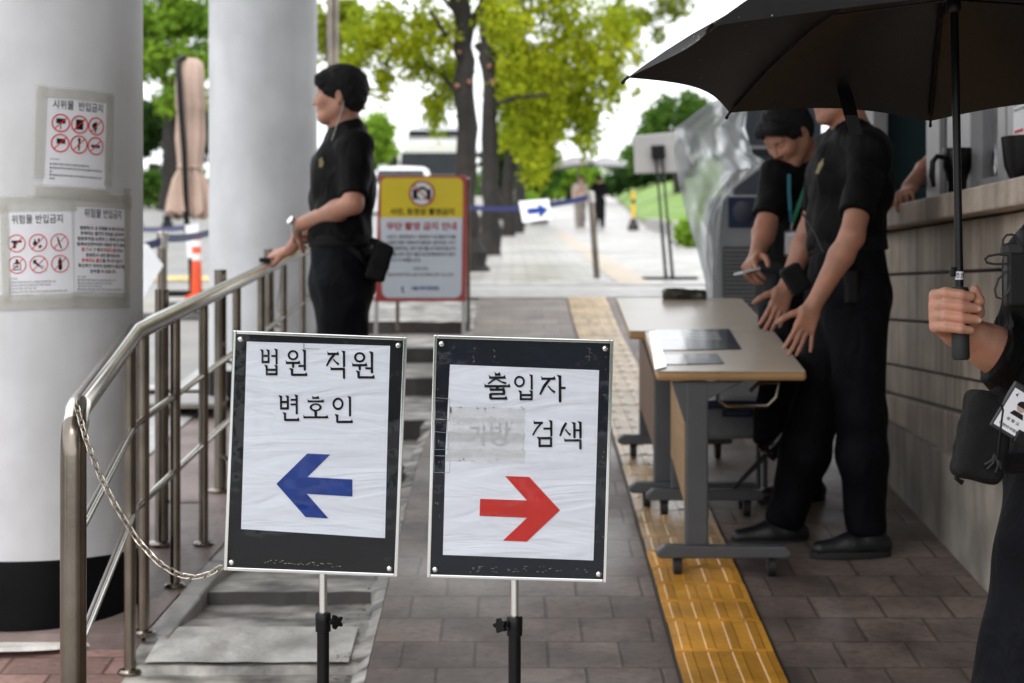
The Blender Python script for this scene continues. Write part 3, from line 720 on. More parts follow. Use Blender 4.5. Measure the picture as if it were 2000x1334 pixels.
BB = lambda x0, x1, y0, y1, f=.55: VV(x0, y1, y0 + .01) + VV(x1, y1, y0 + .01) + H(x0, y0 + (y1 - y0) * f, x1)[:1] + H(x0, y0 + .035, x1)[:1]
GLY = {
 '법': BB(.08, .40, .47, .97) + [bar2d(.55, .74, .82, .74, .085)] + VV(.82, 1, .43) + BB(.30, .82, 0, .37),
 '원': OO(.33, .80, .25, .20) + H(.0, .50, .64) + VV(.33, .50, .33) + [bar2d(.58, .38, .86, .38, .08)] + VV(.87, 1, .22) + VV(.28, .27, .03) + H(.28, .035, .97),
 '직': H(.05, .90, .58) + DG(.38, .88, .0, .44) + DG(.33, .70, .60, .50, .06, .1) + VV(.85, 1, .42) + H(.2, .33, .86)[:2] + VV(.85, .35, -.02),
 '변': BB(.08, .42, .45, .97) + [bar2d(.56, .82, .85, .82, .08), bar2d(.56, .64, .85, .64, .08)] + VV(.86, 1, .28) + VV(.28, .31, .03) + H(.28, .035, .97),
 '호': H(.36, .95, .62) + H(.17, .79, .82) + OO(.5, .52, .25, .18) + VV(.5, .36, .08) + H(.0, .06, .99),
 '인': OO(.28, .73, .27, .24) + VV(.86, 1, .27) + VV(.24, .31, .03) + H(.24, .035, .98),
 '출': H(.40, .965, .60) + H(.18, .845, .80) + DG(.5, .83, .14, .60, .07) + DG(.48, .78, .84, .62, .06, .09) + H(.0, .51, .98) + VV(.5, .5, .40) + H(.2, .375, .76) + VV(.75, .385, .21)[:1] + [bar2d(.22, .21, .79, .21, .085)] + VV(.23, .22, .03)[:1] + H(.22, .03, .86),
 '입': OO(.27, .74, .27, .23) + VV(.88, 1, .43) + BB(.33, .88, 0, .36),
 '자': H(.05, .88, .58) + DG(.37, .86, .0, .26) + DG(.31, .60, .58, .34, .06, .1) + VV(.78, 1, -.02) + H(.78, .52, 1.0)[:1],
 '검': H(.05, .92, .48)[:2] + DG(.45, .95, .0, .44, .085) + [bar2d(.50, .70, .86, .70, .08)] + VV(.87, 1, .42) + VV(.32, .36, .01) + VV(.86, .36, .01) + H(.32, .33, .86)[:1] + H(.32, .035, .86)[:1],
 '색': DG(.27, .97, .0, .46) + DG(.23, .72, .45, .50, .06, .1) + VV(.62, .97, .40) + [bar2d(.62, .68, .87, .68, .08)] + VV(.88, 1, .38) + H(.18, .29, .9)[:2] + VV(.88, .31, -.03),
}
def sign_stand(ctr, z, roll, w, h, label, panel, papers, glyphs, arrow, arrow_ink, polex, knob_side, extra=None, chrome_y=None):
    F = FPX / z; ca, sa = math.cos(roll), math.sin(roll); C = P(ctr[0], ctr[1], z); ex = V((ca, 0, -sa)); ez = V((sa, 0, ca))
    def uv(px, py): du, dv = (px - ctr[0]) / F, -(py - ctr[1]) / F; return du * ca - dv * sa, du * sa + dv * ca
    def fn(o): return lambda u, v: C + ex * u + ez * v + V((0, -o, 0))
    base = V((C.x, z + .02, SL * z)); e = empty('sign_stand', base, label, 'sign', 'standing direction signs')
    Mx = Matrix((ex, V((0, 1, 0)), ez)).transposed()
    m = MB(); t = .007
    for u, v, du, dv in ((-w / 2 + t / 2, 0, t, h), (w / 2 - t / 2, 0, t, h), (0, h / 2 - t / 2, w - 2 * t, t), (0, -h / 2 + t / 2, w - 2 * t, t)): m.box(C + ex * u + ez * v + V((0, .008, 0)), (du, .026, dv), M=Mx, bev=.0016)
    m.build('frame', M['chrome'], e)
    m = MB(); m.box(C + V((0, .008, 0)), (w - 2 * t, .012, h - 2 * t), M=Mx); m.build('panel', panel, e)
    for q in papers:
        m = MB(); g = fn(.0008 + q[1]); c4 = [uv(*p) for p in q[0]]
        m.grid(lambda s, r: g(*[(c4[0][k] * (1 - s) + c4[1][k] * s) * (1 - r) + (c4[3][k] * (1 - s) + c4[2][k] * s) * r for k in (0, 1)]), frange(0, 1, 4), frange(0, 1, 4)); m.build('paper_sheet', M['wpaper'], e)
    m = MB(); g = fn(.0022)
    for ch, x0, y0, x1, y1 in glyphs:
        a_, b_, d_ = uv(x0, y1), uv(x1, y1), uv(x0, y0)
        for gi, (vs, fs) in enumerate(GLY[ch]):
            gg = fn(.0022 + .00003 * gi); m.add([gg(a_[0] + x * (b_[0] - a_[0]) + y * (d_[0] - a_[0]), a_[1] + x * (b_[1] - a_[1]) + y * (d_[1] - a_[1])) for x, y in vs], fs)
    m.build('lettering', M['ink'], e, recalc=False)
    m = MB(); n = len(arrow); pts = [g(*uv(*p)) for p in arrow]; m.prism(pts, (0, .0006, 0)); m.build('arrow', arrow_ink, e)
    if extra: extra(e, uv, fn)
    m = MB(); m.box(C + V((0, -.0065, 0)), (w - 2 * t - .001, .002, h - 2 * t - .001), M=Mx); m.build('acrylic_cover', M['acrylic'], e)
    for su in (-1, 1):
        for sv in (-1, 1):
            p = C + ex * (su * (w / 2 - .0165)) + ez * (sv * (h / 2 - .0175)); m = MB()
            m.tube([p + V((0, -.006, 0)), p + V((0, -.0095, 0)), p + V((0, -.0115, 0)), p + V((0, -.0125, 0))], [.0058, .0058, .0046, .002], 16)
            m.tube([p + V((0, -.0125, 0)), p + V((0, -.0132, 0))], .0022, 6)
            m.build('bolt', M['chrome'], e, True)
    bx = P(polex, 1140, z + .024); yb = chrome_y; zc = CAMZ + (YH - yb) * z / FPX; gz0 = SL * z - .02
    m = MB(); m.tube([(bx.x, bx.y, zc - .05), (bx.x, bx.y, C.z)], .0085, 18); m.build('pole', M['chrome'], e, True)
    m = MB(); m.box((bx.x, bx.y - .004, C.z - .05), (.06, .012, .24)); m.build('pole_bracket', M['dull_steel'], e)
    m = MB(); m.tube([(bx.x, bx.y, gz0 + .02), (bx.x, bx.y, zc - .03)], .0127, 20); m.build('tube', M['black_plastic'], e, True)
    m = MB(); m.lathe((bx.x, bx.y, zc - .036), [(.0130, -.001), (.0158, 0), (.0162, .02), (.0162, .036), (.014, .039), (.009, .039)], 24); m.build('clamp', M['black_plastic'], e, True)
    k = V((bx.x + knob_side * .026, bx.y - .010, zc - .014)); m = MB(); d = V((knob_side * .55, -.83, 0)).normalized(); u = d.cross(V((0, 0, 1)))
    ol = []
    for i in range(40):
        an = 2 * math.pi * i / 40; r = .0125 + .003 * math.cos(5 * an); ol.append(k + u * r * math.cos(an) + V((0, 0, r * math.sin(an))))
    m.prism(ol, d * .009); m.tube([k - d * .002, V((bx.x, bx.y, k.z))], .005, 10); m.build('knob', M['black_plastic'], e)
    m = MB(); m.lathe((bx.x, bx.y, gz0 - .015), [(.0, 0), (.17, 0), (.175, .008), (.165, .022), (.05, .034), (.02, .08), (.013, .07)], 40); m.build('base_plate', M['black_plastic'], e, True)
    return e
k6 = lambda x, y: (430 + x * .38986, 640 + y * .38986)
k7 = lambda x, y: (820 + x * .38986, 640 + y * .38986)
def g6(ch, a, b, c, d): return (ch, *k6(a, c), *k6(b, d))
def g7(ch, a, b, c, d): return (ch, *k7(a, c), *k7(b, d))
# glyph boxes are (left, top, right, bottom) in photo pixels
G1 = [g6('법', 205, 300, 108, 237), g6('원', 330, 438, 112, 240), g6('직', 533, 636, 118, 250), g6('원', 662, 775, 122, 253), g6('변', 297, 398, 338, 466), g6('호', 418, 540, 346, 455), g6('인', 562, 665, 346, 476)]
G2 = [g7('출', 324, 453, 230, 358), g7('입', 472, 572, 237, 362), g7('자', 602, 730, 240, 368), g7('검', 565, 672, 466, 596), g7('색', 702, 818, 472, 602)]
def ex1(e, uv, fn):
    m = MB(); g = fn(.0024); r = random.Random(2)
    for q in range(26):
        x = 215 + q * 15 + r.random() * 8; y = 1160 + q * .9 + r.random() * 16; a = uv(*k6(x, y)); put(m, bar2d(0, 0, .002 + r.random() * .004, -.0006 + r.random() * .0012, .0005 + r.random() * .0008), g, a[0], a[1])
    m.build('scuff', mk('yellowed scuff', (.42, .38, .22), .6), e, recalc=False)
    m = MB(); a = uv(*k6(420, 78)); put(m, bar2d(0, 0, .0006, -.011, .0011), g, a[0], a[1])
    for q in range(7): put(m, bar2d(0, 0, .0028, .0003, .0009), g, a[0] + .002 + q * .0045, a[1] - .0112 + .0006 * (q % 2))
    m.build('tear', M['ink'], e, recalc=False)
def ex2(e, uv, fn):
    m = MB()
    for t, x0, y0, y1, w_ in (('가', 245, 480, 590, 95), ('방', 350, 458, 590, 105)):
        p = uv(*k7(x0, y1)); s = uv(*k7(x0, y0))[1] - p[1]; put2d(m, text2d(t, s * 1.02, .004), fn(.0017), p[0], p[1] + .004, w_ * .38986 * 3.57 / 3500)
    m.build('faded_lettering', M['faded_ink'], e, recalc=False)
    m = MB()
    for i, (x0, y0, x1, y1) in enumerate(((150, 392, 530, 470), (143, 516, 528, 566), (135, 600, 530, 668), (150, 440, 526, 640))):
        g = fn(.0024 + .0004 * i); c4 = [uv(*k7(x0, y0)), uv(*k7(x1, y0 + 12)), uv(*k7(x1 - 6, y1 + 8)), uv(*k7(x0 - 6, y1))]
        m.add([g(*c) for c in c4], [(0, 1, 2, 3)])
    m.build('tape_patch', glassy('milky tape', (.90, .89, .83), .98, .1, .4, .28), e)
    m = MB(); r = random.Random(5)
    g = fn(.0046)
    for q in range(26):
        x = 150 + r.random() * 380; y = r.choice([395, 400, 440, 470, 600, 655, 664]) + r.random() * 10; a = uv(*k7(x, y)); s = .0004 + r.random() * .0012
        put(m, rect2(-s, -s, s, s), g, a[0], a[1])
    a = uv(*k7(150, 398)); put(m, rect2(0, -.011, .0035, 0), g, a[0], a[1])
    m.build('grime', mk('grime specks', (.16, .13, .09), .7), e, recalc=False)
    m = MB(); g = fn(.003)
    for x0, y0, x1, y1 in ((75, 455, 140, 610), (72, 520, 145, 640), (72, 640, 150, 725), (78, 350, 150, 460)):
        c4 = [uv(*k7(*p)) for p in ((x0, y0), (x1, y0 + 6), (x1, y1), (x0, y1))]
        for p, q in zip(c4, c4[1:] + c4[:1]): put(m, bar2d(*p, *q, .0007), g)
    m.build('tape_edge', mk('tape edge', (.35, .37, .40), .2), e, recalc=False)
    m = MB(); r = random.Random(9); g = fn(.0024)
    for q in range(40):
        x = r.choice([90, 262, 365, 830, 845, 930, 915, 75]) + r.random() * 12; y = 95 + r.random() * 1000
        if 150 < x < 890 and 175 < y < 1165: y = 100 + r.random() * 70
        a = uv(*k7(x, y)); put(m, bar2d(0, 0, .0003, -.0015 - r.random() * .003, .0006), g, a[0], a[1])
    for q in range(34):
        a = uv(*k7(245 + r.random() * 600, 1195 + r.random() * 30)); put(m, bar2d(0, 0, .002 + r.random() * .004, r.random() * .001, .0006), g, a[0], a[1])
    m.build('scuff', mk('yellowed scuff', (.42, .38, .22), .6), e, recalc=False)
sign_stand((616, 886), 3.68, R(2.25), .3565, .4925, 'black sign stand with a blue arrow pointing left', M['panel'],
    [([(482, 667), (762, 675.5), (757, 843), (477, 832)], 0), ([(477, 832), (757, 843), (752, 1051), (471, 1033)], .0003)], G1,
    [k6(*p) for p in ((282, 782), (437, 630), (552, 635), (438, 748), (663, 760), (663, 845), (435, 832), (543, 955), (428, 948))], M['blue_ink'], 631, 1, ex1, 1203)
sign_stand((1016, 896), 3.57, R(1.65), .358, .4835, 'black sign stand with a red arrow pointing right', M['panel_blue'],
    [([(879, 712), (1170, 723), (1165.5, 886), (870.5, 872)], 0), ([(870.5, 872), (1165.5, 886), (1159, 1094.5), (865, 1083.5)], .0003)], G2,
    [k7(*p) for p in ((702, 914), (548, 747), (427, 743), (537, 865), (302, 857), (299, 942), (537, 952), (416, 1066), (536, 1071))], M['red_ink'], 1005, -1, ex2, 1210)

# ================================================================ chain from the handrail to the blue arrow sign
path = [(150, 792, 3.80), (158, 822, 3.79), (170, 862, 3.78), (192, 922, 3.77), (226, 988, 3.76), (266, 1052, 3.75), (310, 1100, 3.74), (350, 1124, 3.73), (385, 1128, 3.72), (415, 1119, 3.72), (441, 1103, 3.71)]
pw = [P(*p) for p in path]
def resample(pts, st):
    out = [pts[0]]; acc = 0
    for a, b in zip(pts, pts[1:]):
        L = (b - a).length; d = st - acc
        while d <= L: out.append(a + (b - a) * (d / L)); d += st
        acc = L - (d - st)
    return out
m = MB(); cp = resample(pw, .0158)
for i, (a, b) in enumerate(zip(cp, cp[1:])):
    t = (b - a).normalized(); u = t.cross(V((0, 1, 0))).normalized(); w = t.cross(u)
    an = R(35) if i % 2 else R(125); s = u * math.cos(an) + w * math.sin(an); c = (a + b) / 2; pts = []
    for k in range(20):
        q = 2 * math.pi * k / 20; pts.append(c + t * (.0046 * (1 if math.cos(q) > 0 else -1) + .0062 * math.cos(q)) + s * (.0062 * math.sin(q)))
    m.tube(pts, .0021, 7, closed=True)
m.tube([pw[0] + V((0, .015, .012)), pw[0] + V((0, .004, .008)), pw[0]], .0028, 8)
tag(m.build('chain', mk('dull chain steel', (.46, .42, .36), .28, 1, .3, 30), None, True), 'steel link chain hanging from the handrail end to the blue arrow sign', 'chain')

# ================================================================ yellow and red photography notice
NZ = 11.6
def notice():
    F = FPX / NZ; e = empty('notice_board', P(822, 650, NZ), 'red framed board with yellow top forbidding photography', 'notice board')
    def fn(o): return lambda px, py: P(730 + px * .19493 + .0, 340 + py * .19493, NZ) + V((0, -o, 0))
    g = fn(0)
    red = mk('faded red frame', (.40, .05, .045), .4, 0, .12, 3); m = MB(); m.prism([g(50, 15), g(932, 15), g(925, 1275), g(10, 1280)], (0, .03, 0)); m.build('board', red, e, bevel=.006)
    def rr(x0, y0, x1, y1, r, top, dx):
        pts = []
        for cx, cy, a0, on in ((x1 - r, y0 + r, -90, top), (x1 - r + dx, y1 - r, 0, not top), (x0 + r - dx * 2.5, y1 - r, 90, not top), (x0 + r, y0 + r, 180, top)):
            if on: pts += [(cx + r * math.cos(R(a0 + k * 15)), cy + r * math.sin(R(a0 + k * 15))) for k in range(7)]
            else:
                sx = 1 if a0 in (-90, 0) else -1; sy = -1 if a0 in (-90, 180) else 1; pts.append((cx + r * sx, cy + r * sy))
        return pts
    m = MB(); m.prism([fn(.003)(*p) for p in rr(72, 38, 893, 437, 60, True, 0)], (0, .002, 0)); m.build('yellow_field', mk('yellow field', (.72, .55, .012), .4, 0, .05, 3), e)
    m = MB(); m.prism([fn(.003)(*p) for p in rr(64, 437, 888, 1240, 70, False, -8)], (0, .002, 0)); m.build('white_field', mk('white field', (.62, .67, .74), .4, 0, .05, 3), e)
    q = fn(.005); q2 = fn(.006); q3 = fn(.007)
    s = lambda f: (lambda x, y: f(482 + x * 130, 195 - y * 130))
    m = MB(); put(m, ([(0.97 * math.cos(2 * math.pi * k / 32), .97 * math.sin(2 * math.pi * k / 32)) for k in range(32)], [tuple(range(32))]), s(q)); m.build('disc', M['white_paint'], e)
    m = MB(); put(m, rect2(-.7, -.45, .7, .33), s(q2)); put(m, poly2((-.32, .33), (-.2, .52), (.25, .52), (.36, .33)), s(q2)); m.build('camera_symbol', M['ink'], e)
    m = MB(); put(m, ([(.02 + .36 * math.cos(2 * math.pi * k / 24), -.06 + .36 * math.sin(2 * math.pi * k / 24)) for k in range(24)], [tuple(range(24))]), s(q3)); m.build('lens_symbol', M['white_paint'], e)
    m = MB(); f9 = fn(.0085); put(m, ring2d(.86, 1.0, 36), s(f9)); put(m, bar2d(-.64, .64, .64, -.64, .12), s(f9)); m.build('prohibition_ring', mk('dull red', (.42, .05, .045), .4), e, recalc=False)
    k1 = lambda x, y: q(x, -y)
    m = MB(); put2d(m, text2d('사진, 동영상 촬영금지', 70, .02), k1, 484, -402, 640, 'C')
    for i, t in enumerate(('사진기, 휴대전화기, 동영상기 등 촬영기기를', '이용한 법정 내에서의 촬영은 금지되며, 허가', '없이 촬영하는 경우 퇴거를 요구받게 됩니다', '허가를 받지 않고 촬영 및 중계방송하지 말아', '주시기 바랍니다.')):
        put2d(m, text2d(t, 42, .012), k1, 130 + 0 * i, -(645 + i * 58), 690 if i < 4 else 345)
    put2d(m, text2d('- 관련규정 -', 38), k1, 470, -962, 190, 'C'); put2d(m, text2d('법원보안관리대의 설치 및 운영에 관한 내규 참조', 38), k1, 470, -1022, 660, 'C')
    m.build('lettering', M['ink'], e, recalc=False)
    m = MB(); put2d(m, text2d('무단 촬영 금지 안내', 84, .03), k1, 478, -552, 700, 'C'); m.build('red_lettering', mk('dull red', (.42, .05, .045), .4), e, recalc=False)
    m = MB(); put2d(m, text2d('서울서부지방법원', 44, .02), k1, 512, -1160, 280, 'C'); put(m, poly2((275, -1130), (305, -1130), (290, -1155), (310, -1190), (282, -1185), (285, -1160)), k1); m.build('blue_lettering', M['blue_ink'], e, recalc=False)
    for x0, x1, dy in ((28, 18, -.012), (900, 902, -.012), (235, 205, .32), (945, 935, .32)):
        m = MB(); a = g(x0, 40 if dy > 0 else 1230) + V((0, .02, 0)); b = g(x1, 1620 if dy < 0 else 1545); b = V((b.x, b.y + dy + .02, 0)); b.z = gright(b.y) if dy > 0 else SL * b.y - .02
        m.tube([a, b], .013, 10); m.build('leg', M['dull_steel'] if dy > 0 else M['alu'], e, True)
notice()
# ================================================================ folding tables
M['tabletop'] = mk('pale laminate', (.62, .525, .425), .22, 0, .06, 3)
M['wood'] = mk('light wood edge', (.42, .25, .11), .45, 0, .2, 4, extra=streaks((2, 1, 40), .5, (.30, .17, .07)))
M['brown_panel'] = mk('brown wood panel', (.19, .105, .06), .5, 0, .2, 4, extra=streaks((30, 3, 1), .5, (.12, .065, .04)))
M['grey_leg'] = mk('grey painted steel', (.085, .088, .095), .45, 0, .12, 6)
def table(x0, x1, z0, z1, sh, label, panelmat, near, panel_h=.42):
    T = lambda x, z, h: V((x + sh * (z - z0), z, SL * z + h)); HT = .707
    e = empty('folding_table', T((x0 + x1) / 2, (z0 + z1) / 2, 0), label, 'table', 'wheeled folding tables on the ramp')
    def slab(a, b, c, d, h0, h1, name, mat, bev=0):
        m = MB(); o = V((0, 0, h1 - h0)); m.prism([T(a, c, h0), T(b, c, h0), T(b, d, h0), T(a, d, h0)], o); return m.build(name, mat, e, bevel=bev)
    slab(x0 + .004, x1 - .004, z0 + .004, z1 - .004, HT - .003, HT, 'table_top', M['tabletop'])
    slab(x0, x1, z0, z1, HT - .034, HT - .0032, 'edge_band', M['wood'], .012)
    m = MB(); m.prism([T(x0 + .10, z0 + .05, HT - .045 - panel_h), T(x0 + .118, z0 + .05, HT - .045 - panel_h), T(x0 + .118, z0 + .05, HT - .04), T(x0 + .10, z0 + .05, HT - .04)], T(x0, z1 - .06, 0) - T(x0, z0 + .05, 0)); m.build('modesty_panel', panelmat, e, bevel=.003)
    m = MB(); m.prism([T(x0 + .0985, z0 + .046, HT - .05 - panel_h), T(x0 + .1195, z0 + .046, HT - .05 - panel_h), T(x0 + .1195, z0 + .046, HT - .04), T(x0 + .0985, z0 + .046, HT - .04)], T(x0, z0 + .06, 0) - T(x0, z0 + .046, 0)); m.build('panel_edge', M['wood'], e)
    for z, s in ((z0 + .05, 1), (z1 - .05, -1)):
        lx = x0 + .14
        m = MB(); m.box(T(lx, z, (HT - .04 + .105) / 2), (.078, .042, HT - .04 - .105), bev=.008); L = m.build('leg', M['grey_leg'], e)
        m = MB(); pr = [(x0 + .005, .075), (x0 + .005, .092), (x0 + .03, .112), (x1 - .07, .108), (x1 - .05, .09), (x1 - .05, .078), (x1 - .065, .068), (x0 + .02, .068)]
        m.prism([T(x, z - .032, h) for x, h in pr], (0, .064, 0)); m.build('foot_beam', M['grey_leg'], e, bevel=.006)
        m = MB(); m.prism([T(x0 + .055, z - .02, HT - .04), T(x0 + .30, z - .02, HT - .04), T(x0 + .18, z - .02, HT - .10), T(x0 + .10, z - .02, HT - .18)], (0, .03, 0)); m.build('fold_bracket', M['grey_leg'], e, bevel=.004)
        for cx in (x0 + .075, x1 - .115):
            c = T(cx, z, 0); m = MB()
            m.tube([c + V((-.014, 0, .034)), c + V((-.012, 0, .034)), c + V((.012, 0, .034)), c + V((.014, 0, .034))], [.026, .033, .033, .026], 22)
            w = m.build('caster', M['black_rubber'], e, True)
            m = MB(); m.box(c + V((0, 0, .060)), (.035, .03, .022), bev=.005); m.tube([c + V((-.0155, 0, .034)), c + V((.0155, 0, .034))], .011, 12); m.build('hub', M['grey_leg'], w)
    m = MB(); zz = z0 + .12
    m.tube([T(x0 + .22, zz, HT - .05), T(x0 + .22, zz, HT - .12), T(x0 + .25, zz, HT - .14), T(x1 - .12, zz, HT - .14), T(x1 - .09, zz, HT - .11), T(x1 - .08, zz, HT - .06), T(x0 + .36, zz, HT - .06), T(x0 + .33, zz, HT - .09)], .007, 8); m.build('shelf_wire', M['dull_steel'], e, True)
    return T, HT
T1, HT = table(.487, .997, 6.06, 6.98, .03, 'near wheeled folding table with dark photo cards on its pale top', M['wood'], True)
T2, _ = table(.455, 1.02, 7.0, 8.02, .01, 'far wheeled folding table with a dark wallet on its top', M['brown_panel'], False)
def onT(px, py, h=0):
    F = (py - YH + 0) ; z = FPX * (CAMZ - HT - h) / (py - YH + FPX * SL); return V(((px - 1000) * z / FPX, z, SL * z + HT + h))
M['gloss_card'] = mk('glossy dark print', (.022, .026, .034), .12, 0, .7, 14)
M['card_white'] = mk('laminated white print and glare', (.62, .63, .64), .1, 0, .15, 9)
def card(pts, label, frac):
    q = [onT(x, y, .0015) for x, y in pts]; e = empty('photo_card', sum(q, V()) / 4, label, 'photo card', 'laminated cards on the near table')
    lerp = lambda a, b, t: a + (b - a) * t
    a, b = lerp(q[0], q[1], frac), lerp(q[3], q[2], frac)
    m = MB(); m.prism([a, q[1], q[2], b], (0, 0, .0015)); m.build('dark_print', M['gloss_card'], e)
    m = MB(); m.prism([q[0], a, b, q[3]], (0, 0, .0012)); m.build('painted_glare', M['card_white'], e)  # pale end is sky glare put into the card's colour
    m = MB()
    for t in (.15, .3, .45): m.prism([lerp(a, q[1], .1) + (b - a) * t + V((0, 0, .0016)), lerp(a, q[1], .75) + (b - a) * (t + .03) + V((0, 0, .0016)), lerp(a, q[1], .72) + (b - a) * (t + .08) + V((0, 0, .0016)), lerp(a, q[1], .12) + (b - a) * (t + .05) + V((0, 0, .0016))], (0, 0, .0003))
    m.build('print_figure', M['card_white'], e)
card([(1278, 645), (1424, 643), (1448, 682), (1288, 684)], 'larger dark laminated photo card near the back of the near table', .34)
card([(1290, 693), (1400, 691), (1414, 710), (1293, 712)], 'smaller dark laminated photo card at the front edge of the near table', .4)
m = MB(); q = [onT(x, y, .004) for x, y in ((1268, 648), (1285, 648), (1302, 716), (1279, 722))]; m.prism(q, (0, 0, .001)); tag(m.build('plastic_sleeve', glassy('clear sleeve', (.8, .82, .8), .95, .08, 2, .3)), 'clear plastic sleeve along the left edge of the near table', 'plastic sleeve')
s = SDF(); a, b = onT(1300, 586), onT(1378, 585)
s.box((a + b) / 2 + V((0, .05, .02)), (.085, .035, .012), r=.012); s.box(a + V((.05, .05, .032)), (.045, .03, .006), r=.008, k=.02); s.noise(.004, 60)
w = sbuild(s, 'wallet', mk('worn olive leather', (.035, .032, .022), .35, 0, .6, 30, bump=.3, bscale=50), None, .005, loc=tuple((a + b) / 2)); tag(w, 'dark bulging wallet lying on the far table', 'wallet')
m = MB(); c = a + V((.04, .04, .052)); m.box(c, (.075, .05, .004), rz=.2, bev=.001); m.build('flap', mk('shiny clear flap', (.6, .6, .52), .15, 0, .3, 30), w)
# crate and bag under the tables
s0 = T1(.86, 7.3, 0); e = empty('storage_crate', s0, 'blue plastic crate under the folding tables', 'crate')
m = MB(); m.box(s0 + V((0, 0, .30)), (.30, .3, .13), bev=.015); m.build('tub', mk('milky lid', (.3, .32, .36), .3, 0, .3, 8), e)
m = MB(); m.box(s0 + V((0, 0, .375)), (.37, .33, .03), bev=.01); m.box(s0 + V((0, -.165, .34)), (.12, .03, .03), bev=.008); m.build('lid', mk('blue plastic', (.012, .03, .11), .35, 0, .2, 6), e)
for x, y in ((-.12, -.1), (.12, -.1), (.12, .1), (-.12, .1)):
    m = MB(); m.tube([s0 + V((x, y, 0)), s0 + V((x, y, .24))], .01); m.build('leg', M['grey_leg'], e)

# ================================================================ big black umbrella
UH = V((.83266525, 3.330661, CAMZ - .04853249)); UC = V((.83216, 3.36320, CAMZ + .41954)); UN = (UC - UH).normalized(); UR = .617; UT = 2.98638275
ue1 = V((0, 1, 0)).cross(UN).normalized(); ue2 = UN.cross(ue1)
e = empty('umbrella', UH, 'large open black umbrella held up by the guard at the wall', 'umbrella', None)
M['canopy'] = mk('black umbrella cloth', (.0038, .0038, .0048), .42, 0, .25, 10, bump=.12, bscale=300, spec=.4)
CAPH = .215
def ucan(k, s, t, off=0):
    "rib index k + s (0..1) between ribs, t 0 apex .. 1 rim"
    th = UT + (k + s) * math.pi / 4; w = 4 * s * (1 - s)
    r = UR * (t - .085 * w * t ** 2.2) * (1 - (1 - math.cos(math.pi / 8)) * w * .8)
    h = CAPH * (1 - t ** 2.1) - .014 * w * math.sin(math.pi * min(1, t)) + .012 * w * t ** 3
    return UC + ue1 * (r * math.cos(th)) + ue2 * (r * math.sin(th)) + UN * (h + off)
m = MB()
for k in range(8):
    m.grid(lambda s, t: ucan(k, s, t), frange(0, 1, 10), [.02, .1, .2, .3, .4, .5, .6, .7, .8, .88, .95, 1])
o = m.build('canopy', M['canopy'], e, True); o.data.set_sharp_from_angle(angle=R(75))
for k in range(8):
    m = MB(); m.tube([ucan(k, 0, t, -.006) for t in (.03, .2, .4, .6, .8, .97)], .0028, 6); rb = m.build('rib', M['black_plastic'], e)
    a = ucan(k, 0, .5, -.008); m = MB(); m.tube([UC + UN * .13, a], .0024, 6); m.build('stretcher', M['black_plastic'], rb)
    t = ucan(k, 0, 1.0); d = (ucan(k, 0, 1.02) - ucan(k, 0, .95)).normalized(); m = MB(); m.tube([t - d * .004, t + d * .006, t + d * .012 - UN * .003, t + d * .014 - UN * .004], [.0032, .0028, .004, .002], 8); m.build('rib_tip', M['black_plastic'], e, True)
m = MB(); m.tube([UH + UN * .045, UC - UN * .02, UC + UN * (CAPH + .06)], .0075, 14); m.build('shaft', M['black_plastic'], e, True)
m = MB(); m.tube([UC + UN * .105, UC + UN * .11, UC + UN * .14, UC + UN * .145], [.009, .0125, .0125, .009], 14); m.build('runner', M['black_plastic'], e, True)
m = MB(); m.tube([UH + UN * z for z in (-.079, -.074, -.03, .02, .050, .056)], [.0135, .0168, .0162, .0160, .0172, .0150], 24); m.build('handle', mk('soft black grip', (.014, .014, .015), .6, 0, .2, 30), e, True)
m = MB(); m.box(UH + UN * .085 + V((-.0125, -.002, 0)), (.010, .010, .018), bev=.003); m.build('release_button', M['black_plastic'], e)
m = MB(); p0 = UH + UN * .078
m.grid(lambda a, z: p0 + V((.0080 * math.sin(a), -.0080 * math.cos(a), z)), frange(R(-88), R(88), 16), [-.0075, .0075]); m.build('paper_band', mk('white label', (.72, .71, .75), .4), e, True)
m = MB(); put2d(m, text2d('1층 2번', .011, .02), lambda u, v: p0 + V((.0084 * math.sin(u / .008), -.0084 * math.cos(u / .008), v)), .000, -.004, .019, 'C'); m.build('band_lettering', M['ink'], e, recalc=False)
# hanging closing strap
m = MB(); sp = [P(x, y, z) for x, y, z in ((1623, 152, 3.86), (1640, 150, 3.84), (1652, 185, 3.82), (1662, 225, 3.8), (1672, 262, 3.8))]
sp = sp; wd = [.010, .013, .015, .015, .014]
for i, (a, b) in enumerate(zip(sp, sp[1:])): m.add([a + V((-wd[i] , 0, 0)), a + V((wd[i], 0, 0)), b + V((wd[i + 1], 0, 0)), b + V((-wd[i + 1], 0, 0))], [(0, 1, 2, 3)])
m.build('closing_strap', M['canopy'], e)
# rain drops beading on the outside
m = MB(); r = random.Random(4)
for q in range(420):
    k = r.choice([0, 1, 2, 7]); p = ucan(k, r.random(), .3 + .7 * r.random(), .0006); s = .0007 + .0011 * r.random()
    m.add([p + V((s * x, s * y, s * z)) for x, y, z in ((1, 0, 0), (-1, 0, 0), (0, 1, 0), (0, -1, 0), (0, 0, 1), (0, 0, -.5))], [(0, 2, 4), (2, 1, 4), (1, 3, 4), (3, 0, 4), (2, 0, 5), (1, 2, 5), (3, 1, 5), (0, 3, 5)])
tag(m.build('rain_drops', mk('water bead', (.6, .63, .66), .05), e), kind='stuff')

